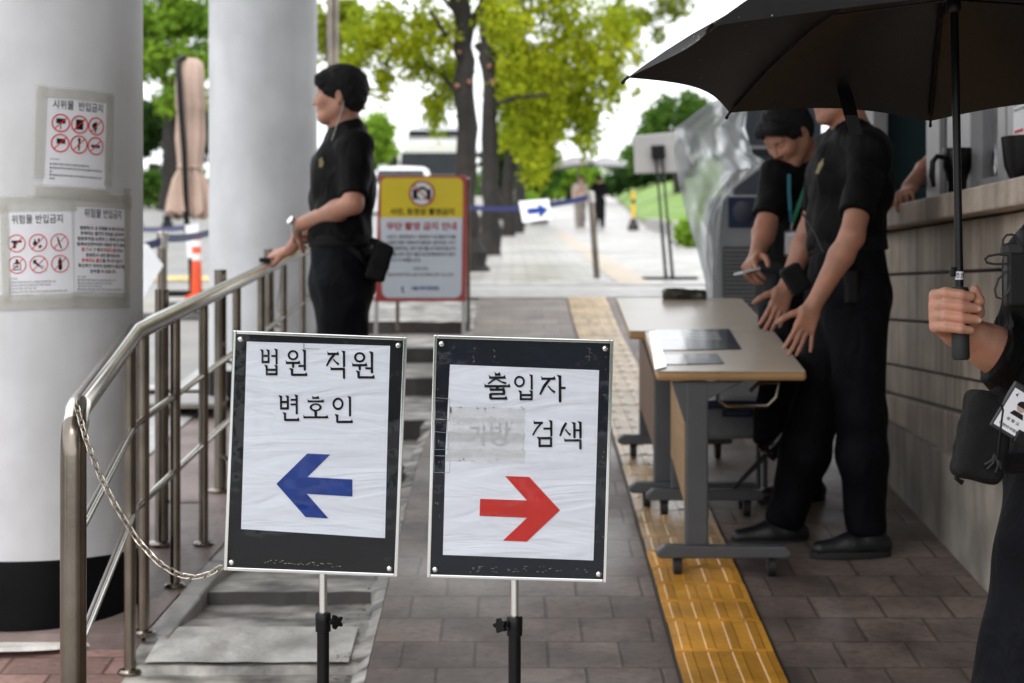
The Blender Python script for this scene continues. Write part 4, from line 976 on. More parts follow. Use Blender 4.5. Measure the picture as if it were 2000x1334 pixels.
# ================================================================ air cooler, plastic sheet, cabinet
cz = 8.75; F = FPX / cz; xa, xb = 395 / F, 560 / F; zt = CAMZ + 189 / F; zb = SL * cz
e = empty('air_cooler', ((xa + xb) / 2, cz + .2, zb), 'grey wheeled air cooler with blue round outlet and louvred grille', 'air cooler')
m = MB(); m.box(((xa + xb) / 2, cz + .22, (zt + zb + .1) / 2), (xb - xa, .42, zt - zb - .1), bev=.03); m.build('body', mk('grey plastic housing', (.33, .34, .355), .45, 0, .06, 4), e)
pc = lambda x, y, d=0: P(x, y, cz - d)
m = MB(); m.prism([pc(1422, 386, .0), pc(1494, 386, .0), pc(1494, 444, .0), pc(1422, 444, .0)], (0, -.012, 0)); m.build('control_panel', mk('navy panel', (.015, .035, .085), .3), e, bevel=.004)
m = MB(); m.tube([pc(1452, 414, .012), pc(1452, 414, .02), pc(1452, 414, .022)], [.055, .055, .045], 28); m.build('outlet', mk('dark navy outlet', (.008, .016, .04), .35), e, True)
m = MB(); m.prism([pc(1412, 482), pc(1520, 482), pc(1520, 605), pc(1412, 605)], (0, -.006, 0)); g = m.build('grille', mk('dark grille recess', (.05, .052, .055), .5), e)
m = MB()
for y in range(486, 604, 8): m.prism([pc(1414, y, .006), pc(1518, y, .006), pc(1518, y + 4, .006), pc(1414, y + 4, .006)], (0, -.012, -.004))
m.build('louvre', mk('grille bars', (.24, .245, .25), .5), g)
for x in (xa + .05, xb - .05):
    m = MB(); m.tube([(x - .015, cz + .1, zb + .05), (x + .015, cz + .1, zb + .05)], .05, 16); m.build('wheel', M['black_rubber'], e, True)
cz2 = 9.35; F2 = FPX / cz2
e = empty('metal_cabinet', (P(1520, 800, cz2).x, cz2 + .25, SL * cz2), 'tall slate grey cabinet standing behind the air cooler', 'cabinet')
xa, xb = P(1432, 0, cz2).x, P(1606, 0, cz2).x; zt = CAMZ + 400 / F2; zb = SL * cz2
m = MB(); m.box(((xa + xb) / 2, cz2 + .26, (zt + zb) / 2), (xb - xa, .5, zt - zb), bev=.01); m.build('body', mk('slate grey steel', (.075, .085, .105), .4, .1, .12, 3), e)
m = MB(); m.prism([P(1436, 284, cz2 - .003), P(1600, 284, cz2 - .003), P(1600, 291, cz2 - .003), P(1436, 291, cz2 - .003)], (0, .012, 0)); m.build('trim_strip', M['alu'], e)
m = MB(); m.prism([P(1436, 293, cz2 - .003), P(1600, 293, cz2 - .003), P(1600, 304, cz2 - .003), P(1436, 304, cz2 - .003)], (0, .01, 0)); m.build('slot', M['dark_gap'], e)
Lp = [(1442, 180, 8.95), (1385, 200, 8.8), (1318, 250, 8.7), (1316, 300, 8.66), (1326, 360, 8.62), (1340, 420, 8.6), (1362, 490, 8.58), (1380, 560, 8.6), (1388, 640, 8.62)]
Rp = [(1470, 178, 8.95), (1462, 200, 8.9), (1455, 250, 8.86), (1470, 300, 8.7), (1500, 318, 8.64), (1455, 352, 8.6), (1412, 385, 8.58), (1402, 480, 8.58), (1398, 640, 8.6)]
def interp(a, t):
    t *= len(a) - 1; i = min(int(t), len(a) - 2); f = t - i; f = f * f * (3 - 2 * f) if False else f
    return V([a[i][q] * (1 - f) + a[i + 1][q] * f for q in range(3)])
def sheet(u, v):
    a, b = interp(Lp, v), interp(Rp, v); q = a + (b - a) * u
    w = .04 * math.sin(5 * u + 4 * v) + .03 * math.sin(11 * u - 9 * v + 2) + .016 * math.sin(19 * u + 23 * v) + .010 * abs(math.sin(31 * v + 14 * u)) + .010 * abs(math.sin(17 * v - 21 * u))
    return P(q.x, q.y, q.z + w * (.3 + u))
m = MB(); m.grid(sheet, frange(0, 1, 40), frange(0, 1, 60)); tag(m.build('plastic_sheet', M['film'], None, True), 'crumpled clear plastic sheet draped over the air cooler and cabinet', 'plastic sheet')

# ================================================================ things on the booth sill
tz = 6.42; c = V((WX - .005, tz, 2.064)); e = empty('tumbler', c, 'black tapered tumbler with a handle on the window sill', 'tumbler')
m = MB(); m.lathe(c, [(0, 0), (.030, 0), (.032, .004), (.034, .05), (.044, .085), (.050, .10), (.052, .165), (.050, .168), (.046, .168), (.044, .12), (0, .11)], 32); m.build('cup', M['black_plastic'], e, True)
m = MB(); d = V((-1, .0, 0)); m.tube([c + d * .045 + V((0, 0, .135)), c + d * .072 + V((0, 0, .140)), c + d * .088 + V((0, 0, .12)), c + d * .090 + V((0, 0, .07)), c + d * .084 + V((0, 0, .03))], [.009, .010, .011, .011, .008], 12); m.build('handle', M['black_plastic'], e, True)
m = MB(); m.lathe(c + V((.015, -.09, 0)), [(0, 0), (.040, 0), (.042, .004), (.036, .008), (0, .008)], 24); tag(m.build('coaster', mk('dark coaster', (.03, .03, .032), .25), None, True), 'small dark coaster on the sill beside the tumbler', 'coaster')
m = MB(); c2 = V((WX + .02, 5.62, 2.064)); m.lathe(c2, [(0, 0), (.055, 0), (.075, .05), (.085, .14), (.08, .142), (.07, .06), (0, .05)], 28); tag(m.build('bowl', M['black_plastic'], None, True), 'dark deep bowl on the sill behind the taped paper', 'bowl')
e = empty('paper_slip', (WX + .04, 5.8, 2.4), 'long white printed slip stuck on the booth window', 'paper slip')
m = MB(); m.prism([(WX + .045, 5.88, 2.125), (WX + .045, 5.735, 2.125), (WX + .045, 5.735, 2.75), (WX + .045, 5.88, 2.75)], (.001, 0, 0)); m.build('sheet', M['paper'], e)
m = MB(); r = random.Random(3)
for zl in [2.72 - .018 * k for k in range(24)]:
    y0 = 5.87
    while y0 > 5.76:
        L = .012 + r.random() * .03; m.prism([(WX + .0442, y0, zl), (WX + .0442, max(5.745, y0 - L), zl), (WX + .0442, max(5.745, y0 - L), zl + .009), (WX + .0442, y0, zl + .009)], (.0004, 0, 0)); y0 -= L + .008
m.build('print', mk('grey print', (.25, .25, .26), .6), e)
m = MB(); m.prism([(WX + .0442, 5.865, 2.235), (WX + .0442, 5.765, 2.235), (WX + .0442, 5.765, 2.245), (WX + .0442, 5.865, 2.245)], (.0004, 0, 0)); m.build('red_print', M['red_ink'], e)
# ================================================================ vegetation
def leafmat(name, a, b, tl=.5):
    if name in MATS: return MATS[name]
    m = bpy.data.materials.new(name); m.use_nodes = True; nt = m.node_tree; n = nt.nodes; l = nt.links; n.remove(n['Principled BSDF']); o = n['Material Output']
    g = n.new('ShaderNodeNewGeometry'); rp = n.new('ShaderNodeMixRGB'); rp.inputs[1].default_value = (*a, 1); rp.inputs[2].default_value = (*b, 1)
    tc = n.new('ShaderNodeTexCoord'); nz = n.new('ShaderNodeTexNoise'); nz.inputs['Scale'].default_value = .9; l.new(tc.outputs['Object'], nz.inputs[0])
    ad = n.new('ShaderNodeMath'); ad.operation = 'MULTIPLY_ADD'; ad.inputs[1].default_value = .5
    ad2 = n.new('ShaderNodeMath'); ad2.operation = 'MULTIPLY_ADD'; ad2.inputs[1].default_value = 1.6; ad2.inputs[2].default_value = -.55
    l.new(nz.outputs[0], ad2.inputs[0]); l.new(g.outputs['Random Per Island'], ad.inputs[0]); l.new(ad2.outputs[0], ad.inputs[2]); l.new(ad.outputs[0], rp.inputs[0])
    d = n.new('ShaderNodeBsdfDiffuse'); t = n.new('ShaderNodeBsdfTranslucent'); mx = n.new('ShaderNodeMixShader'); mx.inputs[0].default_value = tl
    l.new(rp.outputs[0], d.inputs[0]); l.new(rp.outputs[0], t.inputs[0]); l.new(d.outputs[0], mx.inputs[1]); l.new(t.outputs[0], mx.inputs[2]); l.new(mx.outputs[0], o.inputs[0])
    MATS[name] = m; return m
LM = {'gold': leafmat('yellowing ginkgo leaf', (.15, .24, .016), (.54, .57, .034)), 'lime': leafmat('bright green leaf', (.13, .27, .03), (.34, .50, .06)),
      'green': leafmat('green leaf', (.045, .115, .02), (.14, .25, .045)), 'dark': leafmat('dark green leaf', (.018, .045, .014), (.06, .12, .03), .35), 'olive': leafmat('olive leaf', (.13, .19, .02), (.34, .38, .035))}
M['bark'] = mk('grey brown bark', (.017, .0135, .011), .85, 0, .45, 7, bump=.9, bscale=14, extra=streaks((9, 9, 1.2), .8, (.007, .006, .005)))
M['cut'] = mk('pruned wood scar', (.26, .12, .07), .8, 0, .3, 12)
def foliage(name, clumps, n, size, mat, parent, seed, droop=0, shell=.5):
    "clumps: (centre, radii); n leaf sprays in all, three little faces each"
    rs = np.random.RandomState(seed); wt = np.array([r[0] * r[1] * r[2] for _, r in clumps]) ** .66; wt /= wt.sum()
    ci = rs.choice(len(clumps), n, p=wt); C = np.array([c for c, _ in clumps])[ci]; Rr = np.array([r for _, r in clumps])[ci]
    d = rs.normal(size=(n, 3)); d /= np.linalg.norm(d, axis=1)[:, None]; rad = rs.rand(n) ** (1 / 3) * (1 - shell) + shell * rs.rand(n) ** .25
    # sub-clumping so the sky shows through
    sub = rs.normal(size=(len(clumps) * 14, 3)); sub /= np.linalg.norm(sub, axis=1)[:, None]; sub *= (rs.rand(len(sub)) ** .4)[:, None]
    si = ci * 14 + rs.randint(0, 14, n); loc = .62 * sub[si] + .42 * d * rad[:, None]
    p = C + loc * Rr; p[:, 2] -= droop * rs.rand(n) ** 2
    q = 3; p = np.repeat(p, q, 0) + rs.normal(size=(n * q, 3)) * size * .8; N = n * q
    u = rs.normal(size=(N, 3)); u[:, 2] -= .6 * (droop > 0); u /= np.linalg.norm(u, axis=1)[:, None]; v = np.cross(u, rs.normal(size=(N, 3))); v /= np.linalg.norm(v, axis=1)[:, None]
    s = size * (.6 + .8 * rs.rand(N))[:, None]
    vs = np.stack([p - u * s * .6, p + v * s * .42 + u * s * .12, p + u * s * .62, p - v * s * .42 + u * s * .12], 1).reshape(-1, 3) - np.array(wloc(parent) if parent else (0, 0, 0))
    me = bpy.data.meshes.new(name); me.vertices.add(len(vs)); me.vertices.foreach_set('co', vs.ravel().astype(np.float32)); me.loops.add(N * 4); me.loops.foreach_set('vertex_index', np.arange(N * 4, dtype=np.int32))
    me.polygons.add(N); me.polygons.foreach_set('loop_start', np.arange(0, N * 4, 4, dtype=np.int32)); me.update(calc_edges=True); me.materials.append(mat)
    o = bpy.data.objects.new(name, me); COL.objects.link(o)
    if parent: o.parent = parent
    return o
def wig(pts, r, seed, n=4):
    rs = random.Random(seed); out = []; rr = []
    for i in range(len(pts) - 1):
        for k in range(n):
            t = k / n; p = pts[i].lerp(pts[i + 1], t); w = r[i] * .25; out.append(p + V((rs.uniform(-w, w), rs.uniform(-w, w), 0))); rr.append((r[i] * (1 - t) + r[i + 1] * t) * rs.uniform(.94, 1.07))
    return out + [pts[-1]], rr + [r[-1]]
def tree(label, base, z, trunk, clumps, n, size, lm, seed, limbs=(), scars=(), droop=0, name='tree', group=None, zr=1.0):
    "trunk: photo points (px,py,radius m) upward; clumps: (px,py,dz,rx px,ry px)"
    F = FPX / z; b = P(base[0], base[1], z); gzz = gz(b.x, z); e = empty(name, (b.x, z, min(b.z, gzz)), label, 'tree', group)
    if trunk:
        pts = [V((b.x, z, min(b.z, gzz) - .1))] + [P(x, y, z) for x, y, _ in trunk]; r = [trunk[0][2] * 1.35] + [t[2] for t in trunk]
        m = MB(); a, c = wig(pts, r, seed); m.tube(a, c, 12)
        for lp in limbs:
            a, c = wig([P(x, y, z + dz) for x, y, dz, _ in lp], [q[3] for q in lp], seed + 5, 3); m.tube(a, c, 8)
        m.build('trunk', M['bark'], e, True)
        if scars:
            for x, y, rr in scars:
                m = MB(); c = P(x, y, z - .12); m.tube([c + V((0, .10, 0)), c + V((0, -.015, 0)), c + V((0, -.03, 0))], [rr, rr * .9, rr * .5], 9); m.build('pruning_scar', M['cut'], e)
    cl = [(P(x, y, z + dz), (rx / F, max(.5, (rx + ry) / 2 / F) * zr, ry / F)) for x, y, dz, rx, ry in clumps]
    foliage('crown', cl, n, size, LM[lm], e, seed, droop)
    return e
tree('near ginkgo with thick scarred trunk and yellowing crown behind the notice board', (928, 530), 18.5,
     [(919, 480, .135), (911, 380, .112), (909, 250, .105), (906, 120, .105), (901, 0, .10), (900, -150, .09)],
     [(840, 40, 0, 75, 60), (800, 100, .5, 55, 55), (870, 130, .4, 55, 60), (760, 40, 0, 60, 55), (705, 60, .3, 45, 60), (985, 20, 0, 80, 45), (690, 150, .3, 35, 50), (860, -80, 0, 200, 70), (850, 200, .5, 40, 40), (750, 130, .5, 25, 45)], 3600, .047, 'gold', 11,
     [[(908, 70, 0, .06), (938, 20, .2, .055), (970, -40, .4, .04)], [(905, 120, 0, .03), (870, 70, -.1, .025), (840, 20, -.2, .015)], [(904, 40, 0, .03), (860, -10, .2, .02)], [(906, 200, 0, .03), (868, 150, .2, .02), (820, 120, .3, .012)]], [(897, 102, .022), (893, 168, .03), (917, 160, .026)], .25, group='ginkgo trees along the pavement')
tree('second ginkgo with dark pruned trunk and hanging golden leaves', (958, 482), 25,
     [(959, 430, .14), (960, 300, .115), (957, 180, .11), (952, 90, .115), (955, 0, .12), (960, -100, .1)],
     [(1040, 120, 0, 90, 85), (1110, 170, .5, 75, 75), (1050, 220, 0, 75, 60), (1150, 110, 0, 70, 85), (1120, 40, 0, 90, 60), (1010, 60, 0, 60, 60), (1060, 255, .6, 55, 38), (1150, 220, .4, 46, 55), (1210, 50, 0, 50, 50), (1000, 190, .5, 40, 60), (1060, -60, 0, 190, 70), (1200, 130, .3, 25, 45)], 5200, .064, 'gold', 12,
     [[(952, 165, 0, .07), (1000, 140, .1, .06), (1045, 115, .3, .04)], [(950, 100, 0, .08), (975, 70, 0, .06), (1000, 55, 0, .04)], [(956, 130, -.1, .05), (985, 95, .1, .04)], [(930, 85, 0, .05), (950, 110, 0, .06)], [(955, 60, 0, .06), (1040, 20, .3, .04), (1110, -10, .5, .02)], [(957, 210, 0, .045), (1010, 190, -.3, .03), (1070, 185, -.4, .015)]], [(956, 130, .035), (962, 160, .045)], .5, group='ginkgo trees along the pavement')
tree('slim ginkgo trunk third along the pavement with thin crown', (992, 420), 42, [(996, 330, .13), (1003, 225, .11), (1005, 100, .08)], [(1010, 260, 0, 40, 40), (1040, 320, 0, 28, 28), (1000, 160, 0, 60, 60)], 900, .12, 'gold', 13, droop=.3, group='ginkgo trees along the pavement')
tree('leaning slim ginkgo behind the third trunk', (1012, 405), 48, [(1016, 320, .13), (1024, 215, .11), (1030, 100, .08)], [(1080, 210, 0, 70, 60), (1060, 130, 0, 60, 60)], 1000, .13, 'olive', 14, droop=.3, group='ginkgo trees along the pavement')
tree('far spreading ginkgo whose leaf sprays hang over the path', (1600, 420), 60, [(1590, 250, .2), (1580, 100, .18), (1540, -20, .12)], [(1240, 40, 0, 60, 40), (1300, 20, 0, 60, 36), (1200, 30, 0, 50, 45), (1250, 110, 0, 26, 22), (1225, 80, 0, 30, 30), (1285, 70, 0, 26, 22), (1330, -20, 0, 90, 40), (1205, 168, 0, 18, 8), (1245, 185, 0, 20, 9)], 900, .13, 'olive', 15, [[(1545, 20, 0, .12), (1420, -60, 0, .08), (1320, -30, 0, .05), (1262, 15, 0, .025)]])
tree('dark green broadleaf tree beyond the ginkgo trunks', (1055, 395), 62, [(1058, 330, .22), (1060, 250, .15)], [(1050, 270, 0, 45, 50), (1062, 330, 0, 40, 50), (1040, 370, 0, 32, 30), (1075, 240, 0, 25, 30)], 2600, .15, 'green', 16)
tree('dense dark tree between the two ginkgo trunks', (985, 400), 66, [(985, 330, .2)], [(985, 320, 0, 40, 70), (1010, 270, 0, 40, 45), (960, 300, 0, 30, 60)], 700, .22, 'dark', 17)
tree('bright low shrub tree at the far end of the path', (1110, 385), 95, [(1112, 360, .15)], [(1110, 350, 0, 40, 32), (1145, 345, 0, 32, 35), (1085, 365, 0, 25, 20)], 700, .3, 'lime', 18)
tree('leafy green tree behind the tilted grey panel', (1330, 350), 75, [(1320, 260, .2)], [(1300, 230, 0, 50, 38), (1350, 215, 0, 45, 45), (1265, 265, 0, 34, 30), (1320, 280, 0, 60, 30), (1235, 300, 0, 25, 22), (1380, 250, 0, 30, 60)], 2600, .17, 'green', 19)
tree('pale green tree behind the standing guard and parked buses', (725, 395), 85, [(725, 330, .2)], [(720, 280, 0, 38, 60), (745, 250, 0, 26, 45), (700, 330, 0, 30, 60), (760, 300, 0, 15, 40), (725, 370, 0, 50, 30)], 2200, .2, 'lime', 20)
tree('tall bright green tree seen between the two columns', (330, 390), 46, [(335, 300, .2), (330, 150, .16)], [(340, 40, 0, 75, 50), (300, 110, 0, 50, 55), (380, 120, 0, 50, 60), (350, 190, 0, 60, 40), (260, 40, 0, 60, 60), (420, 40, 0, 60, 50), (340, -60, 0, 120, 70)], 4200, .14, 'lime', 21)
tree('dark green tree below the bright crown between the columns', (300, 395), 58, [(302, 320, .2)], [(300, 240, 0, 60, 55), (370, 270, 0, 50, 60), (420, 260, 0, 40, 60), (250, 260, 0, 50, 60)], 2400, .19, 'dark', 22)
tree('yellow green sapling leaves behind the grey lamp pole', (650, 380), 40, [(655, 250, .08), (655, 100, .06)], [(640, 60, 0, 22, 70), (680, 30, 0, 40, 50), (672, 140, 0, 22, 50)], 500, .16, 'olive', 23, droop=.3)
def bush(label, cx, cy, z, cl, n, size, lm, seed, group=None):
    F = FPX / z; b = P(cx, cy, z); e = empty('bush', (b.x, z, gz(b.x, z)), label, 'bush', group)
    foliage('foliage', [(P(x, y, z + dz), (rx / F, max(rx, ry) / F, ry / F)) for x, y, dz, rx, ry in cl], n, size, LM[lm], e, seed, 0, .8)
    m = MB()
    for k in range(4): m.tube([(b.x + (k - 1.5) * .06, z, gz(b.x, z) - .05), (b.x + (k - 1.5) * .2, z, b.z)], .015, 6)
    m.build('stem', M['bark'], e)
bush('clipped dark green bush under the trees between the columns', 300, 395, 48, [(280, 370, 0, 30, 30), (315, 368, 0, 24, 30), (345, 375, 0, 22, 26), (250, 370, 0, 30, 30)], 1500, .15, 'green', 31)
bush('round bright bush at the foot of the ginkgo row', 1034, 408, 60, [(1034, 398, 0, 20, 14)], 400, .15, 'lime', 32)
bush('long dark clipped hedge on top of the lawn slope', 1260, 355, 92, [(1215, 348, 0, 26, 20), (1250, 342, 0, 30, 20), (1290, 338, 0, 30, 18), (1330, 334, 0, 30, 18), (1195, 360, 0, 16, 14)], 2200, .22, 'dark', 33)
bush('small sprouting green plant at the lawn kerb', 1345, 470, 30, [(1342, 455, 0, 18, 22)], 240, .09, 'lime', 34)
# wood added all round and behind the camera, darkening low-sky reflections
rs = np.random.RandomState(40); cl = []
for k in range(90):
    a = rs.rand() * 2 * math.pi
    if .9 < a < 2.05: continue
    rr = 48 + 30 * rs.rand(); x, y = rr * math.cos(a), rr * math.sin(a)
    if y > 45 or (x < 0 and y > 18 and x > -16): continue
    b = gz(x, y); cl.append(((x, y, b + 4.0), (5, 5, 5.2)))
tag(foliage('added_treeline', cl, 9000, 1.1, LM['dark'], None, 41, 0, .8), 'added dark wood round the court grounds, dimming the low sky in reflections', 'woods', kind='stuff')
cl = [((-30 + 11 * k + rs.rand() * 3, 190 + rs.rand() * 20, gz(0, 190) + 1.5), (9, 6, 4.2)) for k in range(12) if not 2 < -30 + 11 * k < 12]
tag(foliage('far_woods', cl, 5000, .7, LM['green'], None, 42, 0, .8), 'far green wood closing the end of the avenue', 'woods', kind='stuff')

# ================================================================ vehicles
M['car_white'] = mk('white car paint', (.74, .75, .76), .18, 0, .03, 2, coat=.6)
M['cream'] = mk('cream bus paint', (.36, .365, .32), .25, 0, .04, 1, coat=.4)
M['car_glass'] = mk('dark vehicle glass', (.012, .016, .018), .25, 0, .3, 2, spec=.12)
def vehicle(name, label, cat, cx, z, w, ln, prof_s, glass, wheels_r, paint, lights=True):
    "prof_s: cross-section stations along depth (dy, z0, z1, halfwidth factor)"
    x = (cx - 1000) * z / FPX; g = gz(x, z); e = empty(name, (x, z, g), label, cat); m = MB(); secs = []
    for dy, z0, z1, hw in prof_s:
        h = z1 - z0; q = []
        for k in range(16):
            a = 2 * math.pi * k / 16; cc, sn = math.cos(a), math.sin(a); q.append(V((x + w / 2 * hw * math.copysign(abs(cc) ** .35, cc), z + dy, g + (z0 + z1) / 2 + h / 2 * math.copysign(abs(sn) ** .45, sn))))
        secs.append(q)
    vs = [p for q in secs for p in q]; fs = [(i * 16 + k, i * 16 + (k + 1) % 16, (i + 1) * 16 + (k + 1) % 16, (i + 1) * 16 + k) for i in range(len(secs) - 1) for k in range(16)] + [tuple(range(15, -1, -1)), tuple((len(secs) - 1) * 16 + k for k in range(16))]
    m.add(vs, fs); m.build('body', paint, e, True)
    for nm, pts, off in glass:
        m = MB(); m.prism([V((x + a * w / 2, z + b, g + c)) for a, b, c in pts], off); m.build(nm, M['car_glass'], e)
    for sx in (-1, 1):
        for dy in (ln * .2, ln * .8):
            m = MB(); m.tube([(x + sx * (w / 2 - .2), z + dy, g + wheels_r), (x + sx * (w / 2 - .01), z + dy, g + wheels_r)], wheels_r, 20); wo_ = m.build('wheel', M['black_rubber'], e, True)
            m = MB(); m.tube([(x + sx * (w / 2 - .02), z + dy, g + wheels_r), (x + sx * (w / 2 + .002), z + dy, g + wheels_r)], wheels_r * .6, 14); m.build('rim', M['alu'], wo_, True)
        m = MB(); m.prism([V((x + sx * w * .34 - .15, z - .02, g + prof_s[1][1] + .45)), V((x + sx * w * .34 + .15, z - .02, g + prof_s[1][1] + .45)), V((x + sx * w * .34 + .15, z - .02, g + prof_s[1][1] + .62)), V((x + sx * w * .34 - .15, z - .02, g + prof_s[1][1] + .62))], (0, .1, 0)); m.build('headlight', M['white_paint'], e, bevel=.02)
        m = MB(); m.box((x + sx * (w / 2 + .1), z + (.25 if ln > 6 else 1.1), g + (1.75 if ln > 6 else 1.0)), (.18, .1, .28 if ln > 6 else .14), bev=.03); m.build('mirror', M['black_plastic'], e)
    return e
vehicle('parked_car', 'white car whose pale roof shows over the notice board', 'car', 775, 42, 1.78, 4.5,
        [(0, .25, .72, .93), (.25, .2, .85, 1), (1.1, .2, .98, 1), (1.7, .2, 1.36, .86), (2.3, .2, 1.5, .80), (3.4, .2, 1.45, .80), (4.1, .2, 1.1, .92), (4.5, .3, .95, .9)],
        [('windscreen', [(-.70, 1.04, 1.02), (.70, 1.04, 1.02), (.62, 1.58, 1.34), (-.62, 1.58, 1.34)], (0, .05, .02)), ('side_window', [(-.87, 1.5, 1.04), (-.87, 3.4, 1.06), (-.80, 3.1, 1.36), (-.80, 1.9, 1.38)], (-.02, 0, 0)), ('side_window', [(.87, 1.5, 1.04), (.87, 3.4, 1.06), (.80, 3.1, 1.36), (.80, 1.9, 1.38)], (.02, 0, 0))], .32, M['car_white'])
vehicle('minibus', 'cream minibus with dark windscreen parked behind the white car', 'bus', 845, 58, 2.3, 7,
        [(0, .35, 1.3, .96), (.12, .3, 1.6, 1), (.5, .3, 2.25, .98), (1.0, .3, 2.52, .94), (3, .3, 2.6, .95), (7, .3, 2.55, .95)],
        [('windscreen', [(-.92, -.08, 1.30), (.92, -.08, 1.30), (.88, .16, 2.02), (-.88, .16, 2.02)], (0, .06, .0))], .42, M['cream'])
vehicle('coach', 'tall white coach parked furthest back behind the minibus', 'bus', 850, 76, 2.5, 10,
        [(0, .35, 3.0, .96), (.15, .3, 3.2, 1), (.6, .3, 3.32, 1), (5, .3, 3.35, 1), (10, .3, 3.3, 1)],
        [('windscreen', [(-.92, -.06, 2.78), (.92, -.06, 2.78), (.9, -.06, 3.02), (-.9, -.06, 3.02)], (0, .06, .0))], .48, mk('dulled white coach paint', (.40, .41, .42), .3, 0, .05, 1, coat=.2))

# ================================================================ poles, stanchions, bollards
def gnd(px, z): return gz((px - 1000) * z / FPX, z)
pz = 14.4; x = P(650, 0, pz).x; e = empty('lamp_pole', (x, pz, gnd(650, pz)), 'round grey metal lamp pole rising behind the standing guard', 'pole')
m = MB(); m.tube([(x, pz, gnd(650, pz)), (x, pz, 5.2)], .048, 18); m.build('pole', M['dull_steel'], e, True)
m = MB(); m.lathe((x, pz, gnd(650, pz)), [(.14, 0), (.14, .02), (.06, .05), (.05, .06)], 20); m.build('flange', M['dull_steel'], e, True)
m = MB(); m.lathe((x, pz, 5.2), [(.05, 0), (.16, .06), (.18, .2), (.1, .3), (0, .33)], 20); m.build('lamp_head', M['white_paint'], e, True)
M['belt'] = mk('blue barrier belt', (.006, .014, .11), .5, 0, .2, 10)
def stanchion(label, px, pyt, z, lean=0, ht=None):
    b = V((P(px, 0, z).x, z, gnd(px, z))); e = empty('stanchion', b, label, 'stanchion', 'belt barrier posts')
    zt = CAMZ + (YH - pyt) * z / FPX; t = V((b.x + lean, z, zt)); m = MB(); m.tube([b + V((0, 0, .02)), t], .029, 14); m.build('post', M['dull_steel'], e, True)
    m = MB(); m.lathe(b, [(0, .03), (.03, .03), (.05, .022), (.15, .014), (.155, .004), (.155, 0)], 28); m.build('base_plate', M['alu'], e, True)
    m = MB(); m.tube([t - (t - b).normalized() * .09, t, t + V((0, 0, .012))], [.034, .034, .02], 14); m.build('cap', M['steel'], e, True)
    return t
t1 = stanchion('leaning belt post on the pale pavement beyond the tables', 1166, 376, 15.9, -.055)
t2 = stanchion('belt post seen between the column and the closed patio umbrella', 317, 455, 10.6)
def belt(a, b, label, sag=.03, w=.024):
    m = MB(); a = V(a); b = V(b)
    pts = [a.lerp(b, k / 12) - V((0, 0, sag * 4 * (k / 12) * (1 - k / 12))) for k in range(13)]
    m.add([p + V((0, 0, s * w)) for p in pts for s in (-1, 1)], [(2 * i, 2 * i + 2, 2 * i + 3, 2 * i + 1) for i in range(12)]); o = m.build('barrier_belt', M['belt']); md = o.modifiers.new('solid', 'SOLIDIFY'); md.thickness = .003
    tag(o, label, 'barrier belt', 'blue barrier belts')
belt(t1 - V((.03, 0, .045)), P(893, 402, 18.2), 'blue belt stretched from the leaning post to the ginkgo trunk', .06)
belt(t2 + V((0, -.02, -.05)), P(150, 486, 9.6), 'blue belt running from the near post behind the column', .03)
belt(t2 + V((.0, .02, -.03)), P(440, 441, 13.5), 'blue belt running from the post past the patio umbrella', .03)
belt(P(200, 436, 22), P(372, 443, 16.3), 'far blue belt crossing behind the belt post', .05)
m = MB(); c4 = [P(1013, 393, 16.6), P(1072, 388, 16.4), P(1077, 428, 16.3), P(1021, 435, 16.5)]; e = empty('paper_sign', sum(c4, V()) / 4, 'white sheet with blue arrow hanging from the blue belt', 'paper sign')
m.prism(c4, (0, .002, 0)); m.build('sheet', M['paper'], e)
def f4(u, v): return (c4[3] * (1 - u) + c4[2] * u) * (1 - v) + (c4[0] * (1 - u) + c4[1] * u) * v + V((0, -.012, 0))
m = MB(); put(m, poly2((.92, .5), (.60, .82), (.62, .62), (.22, .62), (.22, .38), (.62, .38), (.6, .14)), f4); m.build('arrow', M['blue_ink'], e, recalc=False)
m = MB(); m.prism([P(262, 468, 10.2), P(289, 478, 10.2), P(319, 518, 10.2), P(280, 582, 10.2), P(262, 570, 10.2)], (0, .003, 0)); tag(m.build('loose_sheet', M['paper']), 'blank white sheet hanging on the belt post beside the near column', 'paper')
# closed patio umbrella
z = 16.2; b = V((P(374, 0, z).x, z, gnd(374, z))); e = empty('patio_umbrella', b, 'closed beige patio umbrella with dark arm standing between the columns', 'patio umbrella')
m = MB(); m.box(b + V((0, 0, .04)), (.55, .45, .06), bev=.02); m.tube([b + V((0, 0, .06)), P(371, 440, z)], .024, 12); m.build('pole', M['black_plastic'], e)
m = MB(); m.tube([P(366, 470, z - .14), P(360, 300, z - .16), P(352, 200, z - .14), P(347, 118, z - .1), P(362, 112, z - .05)], .026, 12); m.build('arm', M['black_plastic'], e, True)
fab = mk('beige canvas', (.44, .32, .26), .8, 0, .14, 4, bump=.3, bscale=20); m = MB(); F = FPX / z
st = [(370, 114, 14), (371, 125, 24), (371, 160, 26), (373, 210, 28), (373, 214, 25), (372, 270, 27), (371, 322, 22), (370, 330, 21), (370, 350, 28), (370, 390, 36), (370, 418, 39), (371, 424, 30)]
vs = []
for j, (x, y, r) in enumerate(st):
    c = P(x, y, z); fold = .10 + .16 * (j >= 8) + .04 * (j > 3)
    for k in range(40): a = 2 * math.pi * k / 40; rr = r / F * (1 + fold * math.cos(8 * a + j * .1)); vs.append(c + V((rr * math.cos(a), rr * .8 * math.sin(a), .03 * math.cos(8 * a) * (j >= 9))))
m.add(vs, [(j * 40 + k, j * 40 + (k + 1) % 40, (j + 1) * 40 + (k + 1) % 40, (j + 1) * 40 + k) for j in range(len(st) - 1) for k in range(40)] + [tuple(range(40))]); m.build('canopy', fab, e, True)
